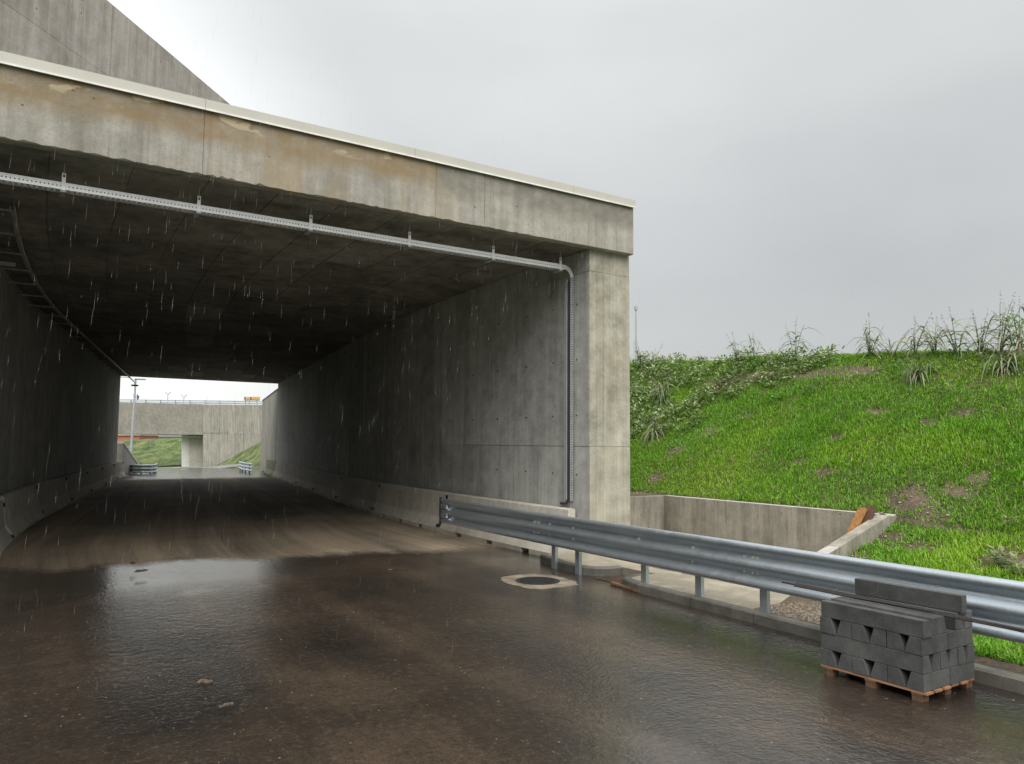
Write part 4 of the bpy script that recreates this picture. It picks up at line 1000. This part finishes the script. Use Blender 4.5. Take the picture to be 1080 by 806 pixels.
# creeping grey-green weeds on the upper left of the slope and in the band under the crest
def leafcloud(name, U_, V2, z_up, size, tones, label, cat='weeds'):
    n = len(U_); base = np.stack([U_, V2, ez(U_, V2)+z_up], -1)
    a = rng.uniform(0, 2*np.pi, n); el_ = rng.uniform(-0.5, 0.9, n); L = size*rng.uniform(0.6, 1.4, n)
    d = np.stack([np.cos(a)*np.cos(el_), np.sin(a)*np.cos(el_), np.sin(el_)], -1)
    s = np.stack([-np.sin(a), np.cos(a), rng.uniform(-.4, .4, n)], -1)
    Vv = np.zeros((n, 4, 3)); Vv[:, 0] = base; Vv[:, 1] = base+d*(L*0.5)[:, None]+s*(L*0.22)[:, None]; Vv[:, 2] = base+d*L[:, None]; Vv[:, 3] = base+d*(L*0.5)[:, None]-s*(L*0.22)[:, None]
    tt = np.array(tones)[rng.integers(0, len(tones), n)]*rng.uniform(0.7, 1.25, (n, 1))
    return tag(obj(name, np_mesh(name, Vv.reshape(-1, 3), np.arange(n*4), np.full(n, 4), 'leaf', np.repeat(tt, 4, 0))), label, cat, kind='stuff')
GT = [(0.27, 0.36, 0.14), (0.33, 0.40, 0.20), (0.20, 0.30, 0.085), (0.42, 0.45, 0.28), (0.16, 0.26, 0.07)]
n = 19000
pa, pb = surf_px(670, 430), surf_px(760, 420)
u = rng.uniform(4.6, 8.1, n); v = rng.uniform(0.2, 9.0, n)
dist_edge = vnoise(u, v, 1.6, 21)
lim = np.interp(u, [4.6, 5.4, 6.6, 7.4, 8.1], [3.6, 2.7, 1.6, 0.4, -0.2])
ok = (v > lim+dist_edge*1.4-0.3) & (vnoise(u, v, 2.4, 22) > 0.30)
leafcloud('creeping_weeds', u[ok], v[ok], rng.uniform(0.02, 0.30, ok.sum())*(0.4+dist_edge[ok]), 0.105, GT, 'grey green creeping weeds on the slope beside the column')
n = 6000
u = rng.uniform(6.9, 7.9, n); v = rng.uniform(-9, 4, n); ok = (vnoise(u, v, 1.8, 23)*0.7+vnoise(u, v, 5, 24)*0.3 > 0.40) & (bare_mask(u, v) < 0.6)
leafcloud('creeping_weeds', u[ok], v[ok], rng.uniform(0.01, 0.10, ok.sum()), 0.07, GT, 'low scruffy weeds along the crest of the embankment')

def reed(px, label, h, n_stem, dryness=0.35, spread=0.25, droop=1.0, base=None, group='tall grasses on the crest'):
    """tall wild grass: each stem with long drooping leaves and a feathery head"""
    bx, by, bz = base if base is not None else crest_at(px)
    t = thing('tall_grass', label, 'grass plant', group, (bx, by, bz-0.03))
    stem = MB(); LV = []; LT = []; HV = []; HT = []
    def strip(pts, w0, tone, store, tst):
        pts = [Vector(p) for p in pts]; n_ = len(pts)
        side = (pts[-1]-pts[0]).cross(Vector((0, 0, 1))); side = side.normalized() if side.length > 1e-4 else Vector((1, 0, 0))
        side = (side+Vector((0, 0, random.uniform(-.6, .6)))).normalized()
        for i in range(n_-1):
            wa = w0*(1-(i/(n_-1))**2)*0.5+0.001; wb = w0*(1-((i+1)/(n_-1))**2)*0.5+0.0005
            store.append([pts[i]-side*wa, pts[i]+side*wa, pts[i+1]+side*wb, pts[i+1]-side*wb]); tst.append(tone)
    for s in range(n_stem):
        a = random.uniform(0, 6.28); hh = h*random.uniform(0.55, 1.0); lean = random.uniform(0.05, spread)
        P = [Vector((math.cos(a)*lean*hh*(k_/6)**1.6+math.cos(a)*0.03, math.sin(a)*lean*hh*(k_/6)**1.6+math.sin(a)*0.03, hh*k_/6*(1-0.10*(k_/6)))) for k_ in range(7)]
        stem.tube(P, 0.010, 5, 0.004)
        for l in range(int(5+hh*4)):
            t_ = random.uniform(0.12, 0.9); i = min(5, int(t_*6)); p = P[i].lerp(P[i+1], t_*6-i)
            b_ = random.uniform(0, 6.28); Ll = random.uniform(0.22, 0.48)*(0.6+0.5*h); up_ = random.uniform(0.3, 0.9)
            pts = [p+Vector((math.cos(b_)*Ll*q, math.sin(b_)*Ll*q, Ll*(up_*q-droop*1.15*q*q))) for q in (0, .25, .5, .75, 1)]
            g = random.random(); tone = (0.36, 0.35, 0.23) if g < dryness else random.choice(((0.16, 0.26, 0.09), (0.22, 0.30, 0.14), (0.12, 0.21, 0.06)))
            strip(pts, random.uniform(0.022, 0.042), tone, LV, LT)
        if random.random() < 0.75:
            top = P[-1]; hd = (P[-1]-P[-2]).normalized()
            for l in range(26):
                q = random.random(); p = top+hd*(0.26*q-0.03); b_ = random.uniform(0, 6.28); r_ = random.uniform(0.03, 0.10)*(1.15-q)
                e_ = p+Vector((math.cos(b_)*r_+hd.x*0.05, math.sin(b_)*r_+hd.y*0.05, 0.02-r_*0.4))
                strip([p, p.lerp(e_, .5), e_], 0.010, random.choice(((0.34, 0.29, 0.24), (0.42, 0.37, 0.30), (0.26, 0.20, 0.16))), HV, HT)
    k = stem.build('stems', 'leaf', t)
    a_ = k.data.color_attributes.new('tone', 'FLOAT_COLOR', 'POINT')
    a_.data.foreach_set('color', np.tile(np.array([0.20, 0.24, 0.11, 1], np.float32), len(k.data.vertices)))
    for nm, VV, TT in (('leaves', LV, LT), ('seed_heads', HV, HT)):
        if not VV: continue
        arr = np.array([[tuple(p) for p in q] for q in VV]).reshape(-1, 3)
        obj(nm, np_mesh(nm, arr, np.arange(len(arr)), np.full(len(VV), 4), 'leaf', np.repeat(np.array(TT), 4, 0)), t)
    return t
reed(677, 'sparse thin grass stems on the crest right beside the column', 0.95, 6, 0.5, 0.3)
reed(690, 'faint low grass stems on the crest a little right of the column', 0.6, 4, 0.6, 0.5)
reed(742, 'tiny leafy weed on the crest left of the concrete block', 0.30, 4, 0.2, 0.6)
reed(778, 'thin bending grass on the crest just right of the concrete block', 0.75, 4, 0.3, 0.6)
reed(796, 'loose pale grass clump between the block and the first tall plant', 0.85, 4, 0.4, 0.5)
reed(838, 'tall upright leafy grass with a single feathery head on the crest', 1.15, 4, 0.1, 0.22)
reed(918, 'bushy tall grass with drooping heads standing alone on the crest', 1.05, 7, 0.3, 0.3)
reed(942, 'thin arching grass leaning left on the crest', 0.8, 4, 0.6, 0.8)
reed(965, 'low arching dry grass in the crest row', 0.85, 5, 0.5, 0.8)
reed(986, 'sparse arching grass left of the dense clump on the crest', 0.9, 6, 0.4, 0.7)
reed(1010, 'dense leafy grass clump with a pale drooping head on the crest', 1.10, 6, 0.3, 0.4)
reed(1035, 'pale dry grass clump in the right part of the crest', 1.0, 6, 0.5, 0.5)
reed(1055, 'tallest feathery grass clump near the right edge of the crest', 1.35, 6, 0.4, 0.4)
reed(1076, 'thick grass clump at the right edge of the picture on the crest', 1.1, 8, 0.4, 0.5)
for px_, py_, lb, h_ in ((690, 462, 'broad pale grass tuft hanging on the slope beside the column', 0.55), (968, 400, 'dry fallen grass tuft hanging below the crest', 0.5), (700, 425, 'upright reed tuft among the weeds beside the column', 0.7), (1060, 392, 'drooping pale grass tuft just under the crest at the right', 0.55)):
    p = surf_px(px_, py_); reed(0, lb, h_, 14, 0.45, 0.9, 1.4, base=(p[0], p[1], p[2]), group='grass tufts on the slope')
# broad leaved weeds
def rosette(px, py, label, r, nl, tone):
    p = surf_px(px, py); t = thing('broadleaf_weed', label, 'weed', 'broadleaf weeds in the grass', tuple(p))
    V_ = []; T_ = []
    for k_ in range(nl):
        a = random.uniform(0, 6.28); L = r*random.uniform(0.5, 1); z0 = random.uniform(0.02, 0.22); d = Vector((math.cos(a), math.sin(a), random.uniform(-.2, .5))); s = Vector((-math.sin(a), math.cos(a), random.uniform(-.3, .3)))
        o_ = d*random.uniform(0, r*0.8)+Vector((0, 0, z0)); w_ = L*0.22
        V_ += [o_, o_+d*L*.4+s*w_, o_+d*L, o_+d*L*.4-s*w_]; T_ += [tuple(c_*random.uniform(.7, 1.3) for c_ in tone)]*4
    obj('leaves', np_mesh('leaves', np.array([tuple(q) for q in V_]), np.arange(len(V_)), np.full(nl, 4), 'leaf', np.array(T_)), t)
rosette(1058, 600, 'pale leafy weed above the guardrail at the right edge', 0.15, 90, (0.26, 0.31, 0.15))
rosette(1078, 610, 'pale broadleaf weed cut by the right edge of the picture', 0.13, 60, (0.27, 0.31, 0.16))
rosette(1062, 562, 'small wilted weed on the bare soil at the right', 0.11, 30, (0.25, 0.25, 0.14))
rosette(818, 425, 'small bright leafy weed in the upper grass', 0.16, 30, (0.17, 0.30, 0.08))
rosette(852, 418, 'leafy weed patch under the bare soil band', 0.16, 26, (0.17, 0.30, 0.08))
rosette(1000, 418, 'pale flat weed in the grass under the dense clump', 0.16, 20, (0.28, 0.36, 0.17))
# stones on bare soil
def stones(name, n, fu, fv, zf, r0_, r1_, mat, label, cat, lift=0.3):
    vs = []; fs = []; oc = [(1, 0, 0), (-1, 0, 0), (0, 1, 0), (0, -1, 0), (0, 0, 1), (0, 0, -1)]; of = [(0, 2, 4), (2, 1, 4), (1, 3, 4), (3, 0, 4), (2, 0, 5), (1, 2, 5), (3, 1, 5), (0, 3, 5)]
    U_, V2 = fu(n), fv(n); Z_ = zf(U_, V2)
    for i in range(n):
        r_ = random.uniform(r0_, r1_); o_ = len(vs); a = random.uniform(0, 6.28); ca, sa = math.cos(a), math.sin(a)
        for q in oc:
            x_, y_, z_ = (q[0]*random.uniform(.7, 1.3), q[1]*random.uniform(.6, 1.1), q[2]*random.uniform(.4, .8)); vs.append((U_[i]+r_*(x_*ca-y_*sa), V2[i]+r_*(x_*sa+y_*ca), Z_[i]+r_*z_+r_*lift))
        fs += [tuple(k_+o_ for k_ in f_) for f_ in of]
    return tag(MB().add(vs, fs).build(name, mat), label, cat, kind='stuff')
bu = [p for p, a_, b_ in bare]
def su(n): 
    global _c; _c = rng.integers(0, len(bu), n); return np.array([bu[i][0] for i in _c])+rng.normal(0, .28, n)
def sv(n): return np.array([bu[i][1] for i in _c])+rng.normal(0, .3, n)
stones('stones', 420, su, sv, lambda a_, b_: ez(a_, b_), 0.010, 0.032, 'pave', 'small pale stones on the bare soil patches', 'stones')
stones('gravel', 2600, lambda n: rng.uniform(-1.05, 0.7, n), lambda n: -4.35-1.15*rng.random(n)**0.8, lambda a_, b_: np.full(len(a_), 0.10), 0.007, 0.024, 'gravel', 'brown and pale gravel strip between pavement and grass verge', 'gravel')
stones('road_grit', 150, lambda n: rng.uniform(-8.6, -1.4, n), lambda n: rng.uniform(-7.5, 2.5, n), lambda a_, b_: np.zeros(len(a_)), 0.003, 0.008, 'gravel', 'scattered pale grit on the wet road', 'grit')
def lump(px, py, r_, label):
    p = onz(px, py, 0); b = MB()
    for k_ in range(7):
        a = random.uniform(0, 6.28); q = random.uniform(0, r_); x_, y_ = math.cos(a)*q*2.0, math.sin(a)*q*0.7; s = r_*random.uniform(.3, .7)
        b.loft([[(x_+s*f_*math.cos(t_)*random.uniform(.8, 1.2), y_+s*f_*math.sin(t_)*random.uniform(.8, 1.2), z_*s) for t_ in (0, 1.05, 2.1, 3.14, 4.19, 5.24)] for f_, z_ in ((1, 0), (.8, .35), (.3, .5))])
    o_ = b.build('mud_clod', 'soil', loc=(p[0], p[1], 0.001)); o_.rotation_euler[2] = random.uniform(0, 3); tag(o_, label, 'mud clod', 'mud clods on the road')
lump(147, 603, 0.07, 'dark mud clod lying in the bright reflection on the road')
lump(140, 594, 0.05, 'small dark mud clod just behind the one in the bright reflection')
lump(214, 719, 0.045, 'brown mud clod in the middle of the road foreground')
lump(242, 743, 0.04, 'pale brown mud clod left of centre near the bottom of the picture')
lump(412, 601, 0.03, 'small wet clod in the puddle right of the bright reflection')

# falling rain in front of and around the portal
nR = 2200
x_ = rng.uniform(-12, 3, nR); y_ = rng.uniform(-4.5, 0.1, nR); z_ = rng.uniform(0.05, 6.2, nR)
far_ = np.hypot(x_-CAM[0], y_-CAM[1]) > 3.0; x_, y_, z_ = x_[far_], y_[far_], z_[far_]; n = len(x_)
Lr = rng.uniform(0.08, 0.22, n); rr = rng.uniform(0.00035, 0.0007, n)
VV = np.zeros((n, 6, 3)); base = np.stack([x_, y_, z_], -1); sl_ = 0.06
for k_ in range(4):
    a = k_*math.pi/2; VV[:, k_] = base+np.stack([np.cos(a)*rr, np.sin(a)*rr, np.zeros(n)], -1)
VV[:, 4] = base+np.stack([sl_*Lr/2, np.zeros(n), Lr*0.65], -1); VV[:, 5] = base-np.stack([sl_*Lr/2, np.zeros(n), Lr*0.35], -1)
fidx = np.array([[0, 1, 4], [1, 2, 4], [2, 3, 4], [3, 0, 4], [1, 0, 5], [2, 1, 5], [3, 2, 5], [0, 3, 5]]).ravel()
F_ = (np.arange(n)[:, None]*6+fidx[None]).ravel()
tag(obj('rain', np_mesh('rain', VV.reshape(-1, 3), F_, np.full(n*8, 3), 'rain')), 'raindrops falling in front of the portal', 'rain', kind='stuff')
